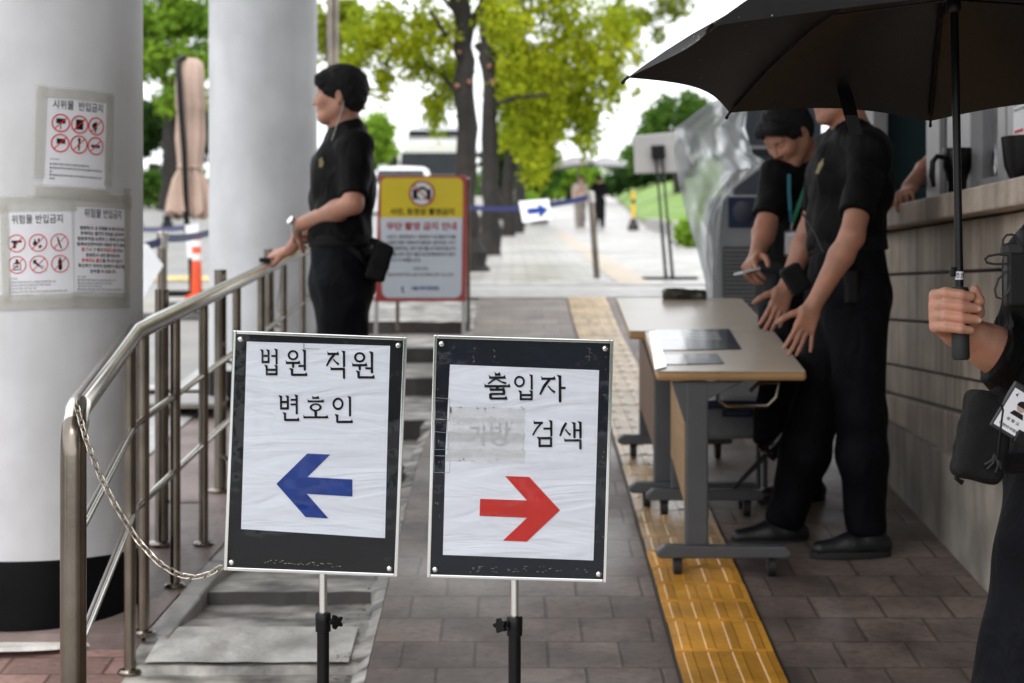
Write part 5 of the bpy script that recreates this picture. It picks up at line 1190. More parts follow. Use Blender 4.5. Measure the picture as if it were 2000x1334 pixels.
m = MB(); c = P(370.5, 327, z); m.tube([c + V((.108 * math.cos(2 * math.pi * k / 24), .09 * math.sin(2 * math.pi * k / 24), 0)) for k in range(24)], .012, 6, closed=True); m.build('tie', fab, e)
m = MB(); m.prism([P(361, 440, z - .2), P(388, 436, z - .2), P(384, 500, z - .2), P(366, 505, z - .2)], (0, .004, 0)); tag(m.build('hanging_paper', M['paper']), 'crumpled white paper tied to the patio umbrella pole', 'paper')
z = 16.0; b = V((P(384, 0, z).x, z, gnd(384, z))); e = empty('traffic_bollard', b, 'orange flexible bollard with white reflective bands by the patio umbrella', 'bollard')
org = mk('orange plastic', (.72, .085, .02), .4, 0, .1, 6); m = MB(); m.lathe(b, [(.11, 0), (.11, .02), (.05, .04), (.046, .2), (.038, .56), (.03, .575), (0, .58)], 20); m.build('tube', org, e, True)
for h in (.34, .46): m = MB(); m.lathe(b + V((0, 0, h)), [(.0445, 0), (.042, .06)], 20); m.build('band', M['white_paint'], e, True)
for px, lb in ((268, 'dark squat bollard at the road edge beside the near column'), (327, 'dark squat bollard at the road edge left of the patio umbrella')):
    z = 34; b = V((P(px, 0, z).x, z, gnd(px, z))); e = empty('kerb_bollard', b, lb, 'bollard', 'dark bollards at the road edge'); m = MB(); m.lathe(b, [(.12, 0), (.12, .05), (.085, .08), (.07, .36), (.05, .42), (0, .44)], 16); m.build('post', M['black_plastic'], e, True); m = MB(); m.lathe(b + V((0, 0, .22)), [(.082, 0), (.079, .05)], 16); m.build('band', M['alu'], e, True)
m = MB(); a = V((-5.5, 14.9, gleft(14.9))); m.prism([a, a + V((0, .3, .02)), a + V((0, .15, .05))], (3.6, 0, 0)); tag(m.build('cable_cover', M['black_rubber']), 'black rubber cable cover lying across the road', 'cable cover')
z = 10.0; c = V((P(372, 0, z).x, z, gnd(372, z) + .001)); e = empty('drain_grate', c, 'square steel drain grate in the grey road', 'drain grate'); m = MB(); m.box(c, (.5, 1.2, .02)); m.build('frame', M['dull_steel'], e)
m = MB()
for k in range(14): m.box(c + V((0, -.55 + k * .085, .012)), (.46, .045, .012))
m.build('bars', M['alu'], e)
z = 52; b = V((P(1237, 0, z).x, z, gnd(1237, z))); e = empty('yellow_bollard', b, 'yellow and black post at the lawn edge', 'bollard')
ylw = mk('yellow paint', (.7, .42, .015), .4); m = MB(); m.tube([b + V((0, 0, .35)), b + V((0, 0, 1.15))], .055, 12); m.build('post', ylw, e, True)
m = MB(); m.lathe(b, [(.16, 0), (.17, .1), (.1, .3), (.06, .38)], 14); m.build('base', M['black_rubber'], e, True)
m = MB(); m.lathe(b + V((0, 0, .8)), [(.058, 0), (.058, .12)], 12); m.build('band', M['black_plastic'], e, True)
# grey panel on two slim poles
z = 16.45; e = empty('panel_stand', (P(1306, 0, z).x, z, gnd(1306, z)), 'tilted grey flat panel with black mount on two slim poles', 'panel')
m = MB(); m.prism([P(1237, 265, z), P(1345, 255, z), P(1345, 336, z), P(1240, 339, z)], (0, .06, 0)); m.build('panel', mk('grey panel back', (.29, .285, .275), .55, 0, .08, 3), e, bevel=.01)
m = MB(); m.prism([P(1272, 284, z - .06), P(1299, 283, z - .06), P(1300, 309, z - .06), P(1273, 310, z - .06)], (0, .06, 0)); m.build('mount', M['black_plastic'], e, bevel=.006)
for a, b in ((1281, 1301), (1293, 1314)):
    m = MB(); q = P(b, 545, z - .1); m.tube([P(a, 305, z - .04), V((q.x, q.y, gnd(b, z)))], .011, 8); m.tube([P(a + (b - a) * .55, 437, z - .07), V((q.x, q.y, gnd(b, z)))], .0155, 8); m.build('pole', M['black_plastic'], e)
m = MB(); q = P(1307, 545, z); q.z = gnd(1307, z) + .012; m.box(q, (.5, .3, .024), bev=.008); m.build('foot', M['black_plastic'], e)

# litter caught along the broken edge between the steps and the ramp
m = MB(); r = random.Random(21)
for q in range(150):
    z = 5.0 + 3.2 * r.random() ** 1.3; x = xl(z) - .055 - abs(r.gauss(0, .045)); L = max(n_ for n_ in noses if n_[0] <= z); h = SL * z - .012
    for i in range(len(noses) - 1):
        if noses[i][0] <= z < noses[i + 1][0]:
            z0, z2 = noses[i][0], noses[i + 1][0]; a0 = SL * z0 - .02; b0 = SL * z2 - .02 - noses[i + 1][1]; h = a0 + (b0 - a0) * (z - z0) / (z2 - z0) + .007
    s_ = .004 + .011 * r.random(); a = r.random() * 6.3; u = V((math.cos(a), math.sin(a), (r.random() - .5) * .6)); w = V((-math.sin(a), math.cos(a), (r.random() - .5) * .6)); c = V((x, z, h))
    m.add([c - u * s_, c + w * s_ * .4, c + u * s_, c - w * s_ * .4], [(0, 1, 2, 3)])
tag(m.build('leaf_litter', mk('dry brown leaf litter', (.10, .055, .025), .8, 0, .6, 40), recalc=False), 'dry brown leaf litter along the broken step edge', 'litter', kind='stuff')
# ================================================================ people
M['skin'] = mk('skin', (.47, .26, .175), .48, 0, .14, 26, sss=.1, bump=.16, bscale=210, col2=(.56, .25, .17))
M['skin_tan'] = mk('tanned skin', (.38, .20, .13), .48, 0, .14, 20, sss=.1, bump=.14, bscale=180, col2=(.47, .205, .13))
M['hair'] = mk('black hair', (.0045, .004, .004), .6, 0, .4, 60, spec=.25, extra=WR((150, 150, 22), .9))
M['black_cloth'] = mk('black polo cloth', (.0026, .0026, .0032), .68, 0, .3, 14, spec=.13, extra=WR((11, 11, 5), .8))
M['navy_cloth'] = mk('black navy trouser cloth', (.0026, .0031, .0052), .7, 0, .3, 10, spec=.12, extra=WR((10, 10, 6), .85))
M['black_shoe'] = mk('black shoe', (.011, .011, .014), .42, 0, .3, 12, bump=.2, bscale=60)
M['webbing'] = mk('black webbing', (.006, .006, .007), .8, 0, .2, 30, bump=.4, bscale=300, spec=.2)
M['eye'] = mk('eye', (.02, .014, .012), .15)
M['lip'] = mk('lip', (.36, .14, .11), .5, sss=.1)
def frame(f, u):
    f = V(f).normalized(); u = V(u); u = (u - f * u.dot(f)).normalized(); s = u.cross(f); return f, s, u
def add_head(S, c, f, u, nk, k=1.0):
    f, s, u = frame(f, u); A = [f, s, u]; L = lambda a, b, d: V(c) + (f * a + s * b + u * d) * k
    S.ell(L(-.012, 0, .042), (.100 * k, .078 * k, .090 * k), A)
    S.ell(L(.030, 0, -.022), (.066 * k, .064 * k, .088 * k), A, .03)
    for q in (-1, 1):
        S.cap(L(-.005, q * .052, -.045), L(.060, q * .030, -.088), .022 * k, .018 * k, .03)
        S.ell(L(.070, q * .038, -.022), (.024 * k, .026 * k, .026 * k), A, .025)
    S.cap(L(.070, -.012, -.092), L(.070, .012, -.092), .021 * k, None, .03)
    S.cap(L(.080, -.034, .026), L(.080, .034, .026), .013 * k, None, .02)
    for q in (-1, 1): S.ell(L(.098, q * .032, .004), (.016 * k, .017 * k, .011 * k), A, .012, 's')
    S.cap(L(.088, 0, .016), L(.111, 0, -.026), .0075 * k, .0115 * k, .012)
    for q in (-1, 1): S.ell(L(.098, q * .012, -.030), (.012 * k, .009 * k, .008 * k), A, .008)
    for q in (-1, 1): S.ell(L(.080, q * .032, .003), (.014 * k, .0165 * k, .0105 * k), A, .004)
    S.cap(L(.089, -.018, -.052), L(.089, .018, -.052), .0085 * k, None, .01); S.cap(L(.087, -.015, -.065), L(.087, .015, -.065), .009 * k, None, .008)
    for q in (-1, 1):
        S.ell(L(-.010, q * .081, -.006), (.018 * k, .008 * k, .031 * k), [(f + s * q * .35).normalized(), (s * q - f * .35).normalized(), u], .008)
        S.ell(L(-.004, q * .089, -.004), (.010 * k, .005 * k, .018 * k), [(f + s * q * .35).normalized(), (s * q - f * .35).normalized(), u], .006, 's')
    S.cap(L(-.022, 0, -.055), V(nk), .053 * k, .060 * k, .03); S.cap(L(.01, 0, -.07), V(nk) + f * .015, .042 * k, .05 * k, .03)
def add_hair(S, c, f, u, k=1.0, fringe=0.0, low=0.0):
    f, s, u = frame(f, u); A = [f, s, u]; L = lambda a, b, d: V(c) + (f * a + s * b + u * d) * k
    S.ell(L(-.010, 0, .046), (.112 * k, .090 * k, .098 * k), A); S.ell(L(-.045, 0, -.005), (.064 * k, .076 * k, .070 * k + low), A, .03)
    S.cap(L(.075, -.04, .07), L(.075, .04, .07), .030 * k, None, .03)
    S.ell(L(.098, 0, -.056 - fringe), (.066 * k, .095 * k, .098 * k), A, .006, 's')
    for q in (-1, 1):
        S.ell(L(.040, q * .095, -.088), (.070 * k, .06 * k, .084 * k), A, .006, 's'); S.ell(L(-.010, q * .098, -.020), (.021 * k, .03 * k, .034 * k), A, .006, 's')
    S.noise(.002, 90, 3)
def add_hand(S, w, d, n, t, curls=((12, 18, 12),) * 4, splay=(8, 2, -4, -10), thumb=(25, 15), k=1.0, tipgap=None):
    d = V(d).normalized(); n = V(n); n = (n - d * n.dot(d)).normalized(); t0 = d.cross(n); t = t0 if t0.dot(V(t)) > 0 else -t0
    w = V(w); Q = lambda a, b, c_: w + (d * a + t * b + n * c_) * k
    S.cap(w, Q(.02, 0, 0), .027 * k, .026 * k, .015, (n, .78))
    S.box(Q(.055, .002, 0), (.030 * k, .026 * k, .004 * k), [d, t, n], .0105 * k, .012)
    offs = (.0295, .0100, -.0095, -.0280); ln = ((.043, .026, .021), (.047, .030, .022), (.043, .028, .022), (.034, .021, .019)); rad = (.0092, .0094, .0088, .0078)
    tips = []
    for i in range(4):
        p = Q(.090 - (.004, 0, .004, .012)[i], offs[i], 0); a = 0; sp = math.radians(splay[i]); dd = (d * math.cos(sp) + t * math.sin(sp)).normalized()
        S.cap(Q(.05, offs[i] * .8, 0), p, .0105 * k, rad[i] * 1.12 * k, .008)
        for j in range(3):
            a += math.radians(curls[i][j]); v = dd * math.cos(a) - n * math.sin(a); q = p + v * ln[i][j] * k
            S.cap(p, q, rad[i] * (1.0, .93, .86)[j] * k, rad[i] * (.93, .86, .74)[j] * k, .0035 if j else .007); p = q
        tips.append((p, v, n))
    p = Q(.028, .026, -.006); v = (d * .62 + t * .72 - n * .25).normalized()
    S.cap(Q(.012, .008, -.002), p, .017 * k, .015 * k, .015)
    for j, (L_, r0, r1) in enumerate(((.040, .0135, .0115), (.032, .0112, .0102), (.025, .010, .0078))):
        if j: an = math.radians(thumb[j - 1]); v = (v * math.cos(an) + (d * .8 - t * .35 - n * .45).normalized() * math.sin(an)).normalized()
        q = p + v * L_ * k; S.cap(p, q, r0 * k, r1 * k, .006); p = q
    return tips
def torso(S, J, o, k=.05):
    f = J['f']; s = V((0, 0, 1)).cross(f); g = J.get('girth', 1)
    S.cap(J['pe'], J['wa'], .160 * g + o, .150 * g + o, k, (f, .70)); S.cap(J['wa'], J['ch'], .150 * g + o, .168 * g + o, k, (f, .72)); S.cap(J['ch'], J['ch'].lerp(J['nb'], .55), .165 * g + o, .115 * g + o, k, (f, .68))
    S.cap(J['shL'].lerp(J['nb'], .12), J['shR'].lerp(J['nb'], .12), .058 + o, None, k); S.cap(J['ch'].lerp(J['nb'], .5), J['nb'], .09 + o, .060 + o, k, (f, .8))
def arm(S, sh, el, wr, o=0, k=.02):
    m = el.lerp(wr, .28); S.cap(sh, el, .050 + o, .0415 + o, k); S.cap(el, m, .0405 + o, .0425 + o, k); S.cap(m, wr, .0425 + o, .0275 + o, k)
def leg(S, hp, kn, an, o, k=.04):
    S.cap(hp, kn, .088 + o, .058 + o, k); S.cap(kn, kn.lerp(an, .35), .058 + o, .058 + o, k); S.cap(kn.lerp(an, .35), an, .058 + o, .040 + o * 1.2, k)
def shoe(name, an, toe, gz_, e, mat, sole=True):
    "ankle point, heading of the toe"
    d = V((toe[0], toe[1], 0)).normalized(); S_ = SDF(); b = V((an.x, an.y, gz_)) if gz_ is not None else None
    up = V((0, 0, 1))
    if b is None: b, d, up = an[0], V(toe).normalized(), V(an[1])
    s = up.cross(d)
    S_.cap(b - d * .055 + up * .042, b + d * .05 + up * .045, .043, .044, .02, (s, .86)); S_.cap(b + d * .05 + up * .040, b + d * .165 + up * .030, .043, .031, .03); S_.cap(b - d * .02 + up * .06, b - d * .015 + up * .105, .044, .046, .03)
    S_.plane(b + up * .012, -up)
    o = sbuild(S_, name, mat, e, .006)
    m = MB(); ol = []
    for i in range(28):
        a = 2 * math.pi * i / 28; x = math.cos(a); ol.append(b + d * (.055 + .15 * x) + s * (.046 * math.sin(a) * (1 - .12 * x)) - up * .002)
    m.prism(ol, up * .024); m.build('sole', M['black_rubber'], o, bevel=.004)
    return o
def person(label, J, h=.009, skin='skin', shirt='black_cloth', pants='navy_cloth', hands=(), hair=True, sleeve=(.75, .75), fringe=0, low=0, shoes=True, group=None, hk=1.0, belt=True, legs=True, fine=.0042, eyes=True, custom=None, hairmat='hair', longsleeve=False, collar=True, slr=(.066, .060), past=0):
    base = J['base']; S_ = SDF()
    torso(S_, J, -.016); add_head(S_, J['hc'], J['hf'], J['hu'], J['nb'], hk)
    fb = [(np.array(J['hc']) - .13, np.array(J['hc']) + .13, fine)]
    for q in 'LR':
        arm(S_, J['sh' + q], J['el' + q], J['wr' + q])
        if legs: leg(S_, J['hip' + q], J['kn' + q], J['an' + q], -.012)
    for hnd in hands:
        add_hand(S_, *hnd[:4], **hnd[4]); c = np.array(hnd[0]) + np.array(V(hnd[1]).normalized()) * .09; fb.append((c - .11, c + .11, min(fine, .0038)))
    if custom: fb += custom(S_)
    o = sbuild(S_, 'person', M[skin], None, h, fb, 1, loc=tuple(base)); tag(o, label, 'person', group)
    f, s, u = frame(J['hf'], J['hu']); L = lambda a, b, d: V(J['hc']) + (f * a + s * b + u * d) * hk
    if hair:
        S2 = SDF(); add_hair(S2, J['hc'], J['hf'], J['hu'], hk, fringe, low); sbuild(S2, 'hair', M[hairmat], o, max(.0045, fine), (), 1)
    if eyes:
        m = MB()
        for q in (-1, 1): m.tube([L(.0925, q * .021, .003), L(.0945, q * .029, .0035), L(.0945, q * .037, .0035), L(.090, q * .044, .003)], [.0005, .0022, .0022, .0005], 6)
        m.build('eyes', M['eye'], o)
        m = MB()
        for q in (-1, 1): m.tube([L(.0945, q * .016, .026), L(.0945, q * .03, .031), L(.084, q * .048, .025)], [.0028, .003, .0012], 6)
        m.build('eyebrows', M[hairmat], o)
        m = MB(); m.tube([L(.0965, -.017, -.0585), L(.0985, -.006, -.0575), L(.0985, .006, -.0575), L(.0965, .017, -.0585)], [.0006, .0013, .0013, .0006], 6); m.build('lips', M['lip'], o)
    # shirt
    S3 = SDF(); torso(S3, J, .006); bz = J['belt']
    for q, fr in zip('LR', sleeve):
        sh, el = J['sh' + q], J['el' + q]
        if fr is None: continue
        S3.cap(sh, el, slr[0], slr[1], .05)
    S3.noise(.0075, 19, 1.0)
    for q, fr in zip('LR', sleeve):
        if fr is None: continue
        sh, el = J['sh' + q], J['el' + q]; d = el - sh; cpt = sh + d * fr
        if past and q == 'R':
            wr = J['wrR']; cp2 = el.lerp(wr, past); S3.cap(el, el.lerp(wr, past + .15), slr[1], slr[1] * .94, .03); S3.plane(cp2, (-1, 0, .45), box=(np.array(cp2 + V((-.10, 0, .03))), .125)); continue
        S3.plane(cpt, d, box=(np.array(sh + d * (fr + .38)), d.length * .38 + .03))
    if longsleeve:
        for q in 'LR': S3.cap(J['el' + q], J['wr' + q], .056, .040, .03); S3.cap(J['sh' + q], J['el' + q], .066, .056, .05)
    S3.cap(L(-.022, 0, -.07), V(J['nb']) + V((0, 0, .012)), .056, .064, .004, None, 's'); S3.ell(L(.0, 0, -.02), (.11, .10, .11), [f, s, u], .004, 's')
    up = (J['wa'] - J['pe']).normalized(); S3.plane(J['pe'] + up * (bz - .005), -up)
    so = sbuild(S3, 'shirt', M[shirt], o, .0085, (), 2)
    if collar:
        nb = V(J['nb']); ax = (L(-.022, 0, -.06) - nb).normalized(); a1 = J['f'].cross(ax).normalized(); a0 = ax.cross(a1) * -1
        if a0.dot(J['f']) < 0: a0 = -a0
        m = MB()
        def cf(a, v):
            r = .070 - .006 * v; dip = .030 * max(0, math.cos(a)) ** 2; return nb + a0 * (r * math.cos(a) + .006) + a1 * (r * math.sin(a)) + ax * (-.012 + .045 * v - dip * 1.2) + (a0 * math.cos(a) + a1 * math.sin(a)) * (.004 * (1 - abs(2 * v - 1)))
        m.grid(cf, frange(R(18), R(342), 40), [0, .5, 1]); m.grid(lambda a, v: cf(a, 1) * (1 - v) + (nb + a0 * (.088 * math.cos(a) + .006) + a1 * (.088 * math.sin(a)) + ax * (-.010 - .05 * max(0, math.cos(a)) ** 2)) * v, frange(R(18), R(342), 40), [0, .5, 1])
        cl = m.build('collar', M[shirt], so, True); md = cl.modifiers.new('solid', 'SOLIDIFY'); md.thickness = .003
    if legs:
        S4 = SDF(); f_ = J['f']; g = J.get('girth', 1)
        S4.cap(J['pe'] - V((0, 0, .03)), J['wa'], .180 * g, .158 * g, .05, (f_, .72))
        for q in 'LR': leg(S4, J['hip' + q], J['kn' + q], J['an' + q] - (J['an' + q] - J['kn' + q]).normalized() * .02, .028)
        S4.noise(.0065, 15, 2.0)
        for q in 'LR': S4.plane(J['an' + q] + (J['an' + q] - J['kn' + q]).normalized() * .012, J['an' + q] - J['kn' + q], box=(np.array(J['an' + q] + (J['an' + q] - J['kn' + q]).normalized() * .07), .09))
        S4.plane(J['pe'] + up * (bz + .004), up); t = sbuild(S4, 'trousers', M[pants], o, .0095, (), 2)
        if belt:
            S5 = SDF(); S5.cap(J['pe'], J['wa'], .182 * g, .170 * g, .05, (f_, .72)); S5.plane(J['pe'] + up * (bz + .026), up); S5.plane(J['pe'] + up * (bz - .024), -up); sbuild(S5, 'belt', M['webbing'], t, .008, (), 1)
        if shoes is True:
            for q in 'LR': shoe('shoe', J['an' + q], J['to' + q], J['gz' + q], o, M['black_shoe'])
    return o
def lanyard(label, pts, card, z0, cols, w=.0075, txt=None):
    e = empty('lanyard_badge', pts[len(pts) // 2], label, 'badge'); m = MB()
    for a, b in zip(pts, pts[1:]):
        d = (b - a).normalized(); s = d.cross(V((0, -1, 0))).normalized() * w; m.prism([a - s, a + s, b + s, b - s], (0, .0015, 0))
    m.build('strap', cols, e)
    if card:
        m = MB(); m.prism(card, (0, .004, 0)); m.build('card_holder', mk('grey badge holder', (.10, .11, .13), .3), e, bevel=.001)
        c = sum(card, V()) / 4; ins = [c + (p - c) * .84 + V((0, -.001, 0)) for p in card]; m = MB(); m.prism(ins, (0, .001, 0)); m.build('card', M['paper2'], e)
        m = MB()
        for v0 in (.22, .36, .5): m.prism([ins[0].lerp(ins[1], a).lerp(ins[3].lerp(ins[2], a), v) + V((0, -.0008, 0)) for a, v in ((.2, v0), (.8, v0), (.8, v0 + .06), (.2, v0 + .06))], (0, .0003, 0))
        m.build('print', M['faded_ink'], e)
    return e
def seal(name, c, ax, ay, r, label=None, parent=None):
    m = MB(); ol = []
    for i in range(40):
        a = 2 * math.pi * i / 40; rr = r * (1 + .16 * math.cos(5 * a)); ol.append(c + ax * rr * math.cos(a) + ay * rr * math.sin(a))
    nn = ax.cross(ay).normalized(); nn = nn if nn.y < 0 else -nn; m.prism(ol, nn * .003); return m.build(name, mk('gold embroidery', (.22, .18, .075), .6, .1, .4, 200), parent)

# ---------------------------------------------------------------- guard at the handrail
z = 7.62; gzv = SL * z - .03
J = dict(base=(P(668, 950, z).x, z, gzv), f=V((-.96, -.26, 0)).normalized(), hf=(-1, .10, .02), hu=(-.04, 0, 1), hc=P(665, 190, 7.6), nb=P(681, 252, 7.62), ch=P(671, 345, 7.62), wa=P(664, 440, 7.62), pe=P(667, 532, 7.63), belt=.135, girth=1.08,
         shL=P(694, 290, 7.44), shR=P(668, 288, 7.80), elL=P(690, 398, 7.36), wrL=P(580, 441, 7.62), elR=P(640, 402, 7.94), wrR=P(567, 488, 8.13),
         hipL=P(672, 560, 7.54), hipR=P(668, 560, 7.72), knL=P(668, 750, 7.54), knR=P(662, 750, 7.73), anL=P(672, 915, 7.55), anR=P(666, 915, 7.74), toL=(-1, -.15), toR=(-1, .15), gzL=gzv, gzR=gzv + .0)
hr = P(562, 490, 8.15)
guard = person('guard in black polo leaning on the handrail and looking left', J, hands=[
    (J['wrL'], P(566, 486, 7.84) - J['wrL'], (-.55, -.8, .25), (-.5, .2, -.4), dict(curls=((20, 35, 25),) * 4, thumb=(20, 15))),
    (hr, P(530, 499, 8.19) - hr, (.0, -.55, .85), (0, -1, -.3), dict(curls=((18, 40, 30), (22, 42, 30), (26, 44, 30), (30, 45, 30)), splay=(10, 3, -4, -10), thumb=(10, 10)))], sleeve=(.86, .86), fringe=-.004)
m = MB(); wv = (P(566, 486, 7.84) - J['wrL']).normalized(); c = J['wrL'] - (J['wrL'] - J['elL']).normalized() * .004; ax = (J['wrL'] - J['elL']).normalized(); u1 = ax.orthogonal().normalized(); u2 = ax.cross(u1)
m.add([c + (u1 * math.cos(a) + u2 * math.sin(a)) * .0335 + ax * q for a in frange(0, 2 * math.pi, 28)[:-1] for q in (-.010, .010)], [(2 * i, 2 * ((i + 1) % 28), 2 * ((i + 1) % 28) + 1, 2 * i + 1) for i in range(28)])
wt = m.build('watch_strap', mk('white rubber strap', (.42, .43, .41), .4), guard, True); wt.modifiers.new('s', 'SOLIDIFY').thickness = .004
m = MB(); wn_ = (V((-.7, -.5, .55)) - ax * V((-.7, -.5, .55)).dot(ax)).normalized(); wc = c + wn_ * .036; m.tube([wc - wn_ * .002, wc + wn_ * .009], [.019, .018], 22); m.build('watch_case', M['chrome'], wt, True)
ea = P(671, 196, 7.52); m = MB(); m.tube([ea, P(669, 212, 7.52), P(660, 236, 7.53), P(652, 262, 7.5), P(644, 285, 7.52)], .0022, 6); m.build('earpiece_cord', mk('clear coil cord', (.5, .5, .47), .3), guard, True)
fr_ = J['f']; seal('chest_badge', P(628, 318, 7.485), V((.75, -.66, 0)).normalized() * .62, V((0, -.1, 1)), .022, None, guard)
s = SDF(); s.box(P(741, 512, 7.5), (.024, .055, .062), [V((.95, .1, -.3)).normalized(), V((0, 1, 0)), V((.3, 0, .95)).normalized()], .018); s.cap(P(728, 470, 7.5), P(752, 480, 7.5), .012, None, .02); s.noise(.003, 40, 1)
tag(sbuild(s, 'hip_pouch', M['webbing'], None, .006, loc=tuple(P(741, 512, 7.5))), 'black hip pouch at the back of the leaning guard', 'pouch')
m = MB(); q = [P(640, 448, 7.47), P(672, 474, 7.46), P(705, 500, 7.46), P(726, 530, 7.5)]
m.add([p + V((-.2, 0, 1)) * (sg * .018) + V((0, -.012, 0)) for p in q for sg in (-1, 1)], [(2 * i, 2 * i + 2, 2 * i + 3, 2 * i + 1) for i in range(3)]); st_ = m.build('sling_strap', M['webbing'], guard); st_.modifiers.new('s', 'SOLIDIFY').thickness = .005
m = MB(); m.box(P(517, 508, 8.12), (.05, .012, .022), bev=.004); tag(m.build('phone', M['black_plastic']), 'small black phone under the guard hand on the handrail', 'phone')
m = MB(); q = [P(549, 512, 8.1), P(547, 560, 8.1), P(541, 595, 8.1), P(545, 610, 8.1), P(551, 600, 8.1), P(549, 560, 8.1), P(552, 514, 8.1)]; m.tube(q, .003, 6); tag(m.build('wrist_cord', mk('grey cord', (.3, .3, .29), .6)), 'thin grey looped cord dangling from the handrail', 'cord')

# ---------------------------------------------------------------- man leaning on the near table
z = 6.4; g1, g2 = SL * 6.34, SL * 6.56
J = dict(base=(P(1660, 1085, z).x, z, g1), f=V((-.94, -.34, 0)).normalized(), hf=(-.98, -.12, -.12), hu=(-.1, 0, 1), hc=P(1640, 176, 6.42), nb=P(1668, 262, 6.42), ch=P(1660, 352, 6.42), wa=P(1652, 455, 6.42), pe=P(1660, 552, 6.42), belt=.13, girth=1.03,
         shL=P(1702, 292, 6.26), shR=P(1632, 292, 6.60), elL=P(1664, 462, 6.10), wrL=P(1588, 598, 6.13), elR=P(1580, 452, 6.72), wrR=P(1535, 562, 6.66),
         hipL=P(1672, 590, 6.33), hipR=P(1640, 590, 6.50), knL=P(1682, 815, 6.32), knR=P(1592, 815, 6.52), anL=P(1690, 1035, 6.36), anR=P(1530, 1020, 6.58), toL=(-1, -.12), toR=(-1, -.1), gzL=g1, gzR=g2 - .015)
manB = person('man in black whose face is hidden by the umbrella, leaning on the table', J, skin='skin_tan', hands=[
    (J['wrL'], P(1562, 668, 6.10) - J['wrL'], (.35, -.9, .3), (-1, 0, -.1), dict(curls=((10, 12, 8), (8, 10, 8), (6, 12, 8), (-6, 6, 4)), splay=(4, 1, -3, -15), thumb=(12, 12))),
    (J['wrR'], P(1512, 625, 6.60) - J['wrR'], (.3, -.85, .4), (-1, 0, 0), dict(curls=((10, 18, 12),) * 4, splay=(5, 1, -3, -7), thumb=(14, 12)))], sleeve=(.76, .76))
seal('chest_badge', P(1602, 326, 6.285), V((.45, -.5, .35)).normalized() * .55, V((.3, 0, .9)).normalized(), .026, None, manB)
m = MB(); q = [P(1566, 415, 6.33), P(1590, 452, 6.26), P(1608, 492, 6.22)]; m.tube(q, .0035, 6); m.build('radio_cord', M['black_rubber'], manB)
s = SDF(); s.box(P(1553, 545, 6.3), (.024, .03, .04), [V((.85, 0, .5)).normalized(), V((0, 1, 0)), V((-.5, 0, .85)).normalized()], .012); tag(sbuild(s, 'belt_pouch', M['webbing'], None, .005, loc=tuple(P(1553, 545, 6.3))), 'small black belt pouch at the front of the man leaning on the table', 'pouch')
s = SDF(); s.box(P(1662, 560, 6.24), (.018, .016, .055), None, .008); s.cap(P(1662, 525, 6.24), P(1662, 500, 6.24), .006); tag(sbuild(s, 'radio', M['black_plastic'], None, .005, loc=tuple(P(1662, 560, 6.24))), 'black handheld radio on the belt of the man leaning on the table', 'radio')

# ---------------------------------------------------------------- man looking down with a phone
z = 7.15; g1 = SL * z
J = dict(base=(P(1560, 1000, z).x, z, g1), f=V((-.62, -.78, 0)).normalized(), hf=(-.62, -.42, -.62), hu=(-.5, -.3, .8), hc=P(1541, 262, 7.02), nb=P(1583, 316, 7.1), ch=P(1562, 405, 7.12), wa=P(1556, 492, 7.15), pe=P(1556, 570, 7.17), belt=.11,
         shL=P(1634, 335, 7.24), shR=P(1517, 345, 7.0), elL=P(1640, 450, 7.2), wrL=P(1610, 500, 7.0), elR=P(1496, 442, 6.92), wrR=P(1478, 497, 6.80),
         hipL=P(1588, 600, 7.2), hipR=P(1540, 600, 7.1), knL=P(1575, 790, 7.18), knR=P(1528, 780, 7.02), anL=P(1570, 970, 7.2), anR=P(1505, 868, 7.0), toL=(-1, -.3), toR=(-1, 0), gzL=g1, gzR=g1)
manA = person('man in black looking down at a phone with green lanyard', J, skin='skin_tan', hands=[(J['wrR'], P(1460, 522, 6.72) - J['wrR'], (-.75, -.4, .45), (.35, -.9, .0), dict(curls=((35, 50, 30), (38, 52, 30), (40, 52, 30), (42, 50, 30)), thumb=(30, 25)))], sleeve=(.82, .82), shoes=False, fringe=-.026, eyes=False)
shoe('shoe', J['anL'], (-1, -.3), g1, manA, M['black_shoe'])
shoe('shoe', (P(1492, 893, 6.98), (.62, -.1, .78)), (-.70, -.1, -.70), None, manA, mk('polished black shoe', (.012, .012, .014), .18))
m = MB(); c = P(1459, 530, 6.69); m.box(c, (.078, .075, .009), M=Matrix.Rotation(R(-14), 3, 'Y') @ Matrix.Rotation(R(20), 3, 'Z'), bev=.003); tag(m.build('phone', mk('silver phone', (.5, .52, .54), .25)), 'silver phone in the hand of the man looking down', 'phone')
lz = 6.985; ly = [P(1588, 325, 6.96), P(1578, 352, 6.95), P(1562, 395, 6.945), P(1546, 440, 6.95)]; lx = [P(1541, 340, 6.90), P(1541, 372, 6.89), P(1543, 410, 6.90), P(1546, 440, 6.95)]
grn = mk('green lanyard', (.02, .24, .12), .5); e = lanyard('green lanyard with white badge on the man looking down', ly, [P(1532, 451, 6.93), P(1555, 449, 6.93), P(1554, 502, 6.93), P(1531, 500, 6.93)], 0, grn)
m = MB()
for a, b in zip(lx, lx[1:]): m.prism([a - V((.007, 0, 0)), a + V((.007, 0, 0)), b + V((.007, 0, 0)), b - V((.007, 0, 0))], (0, .0015, 0))
m.build('strap', mk('blue green lanyard', (.03, .16, .22), .5), e)
m = MB(); m.tube([P(1546, 436, 6.94), P(1544, 452, 6.93)], [.009, .005], 8); m.build('clip', M['chrome'], e)

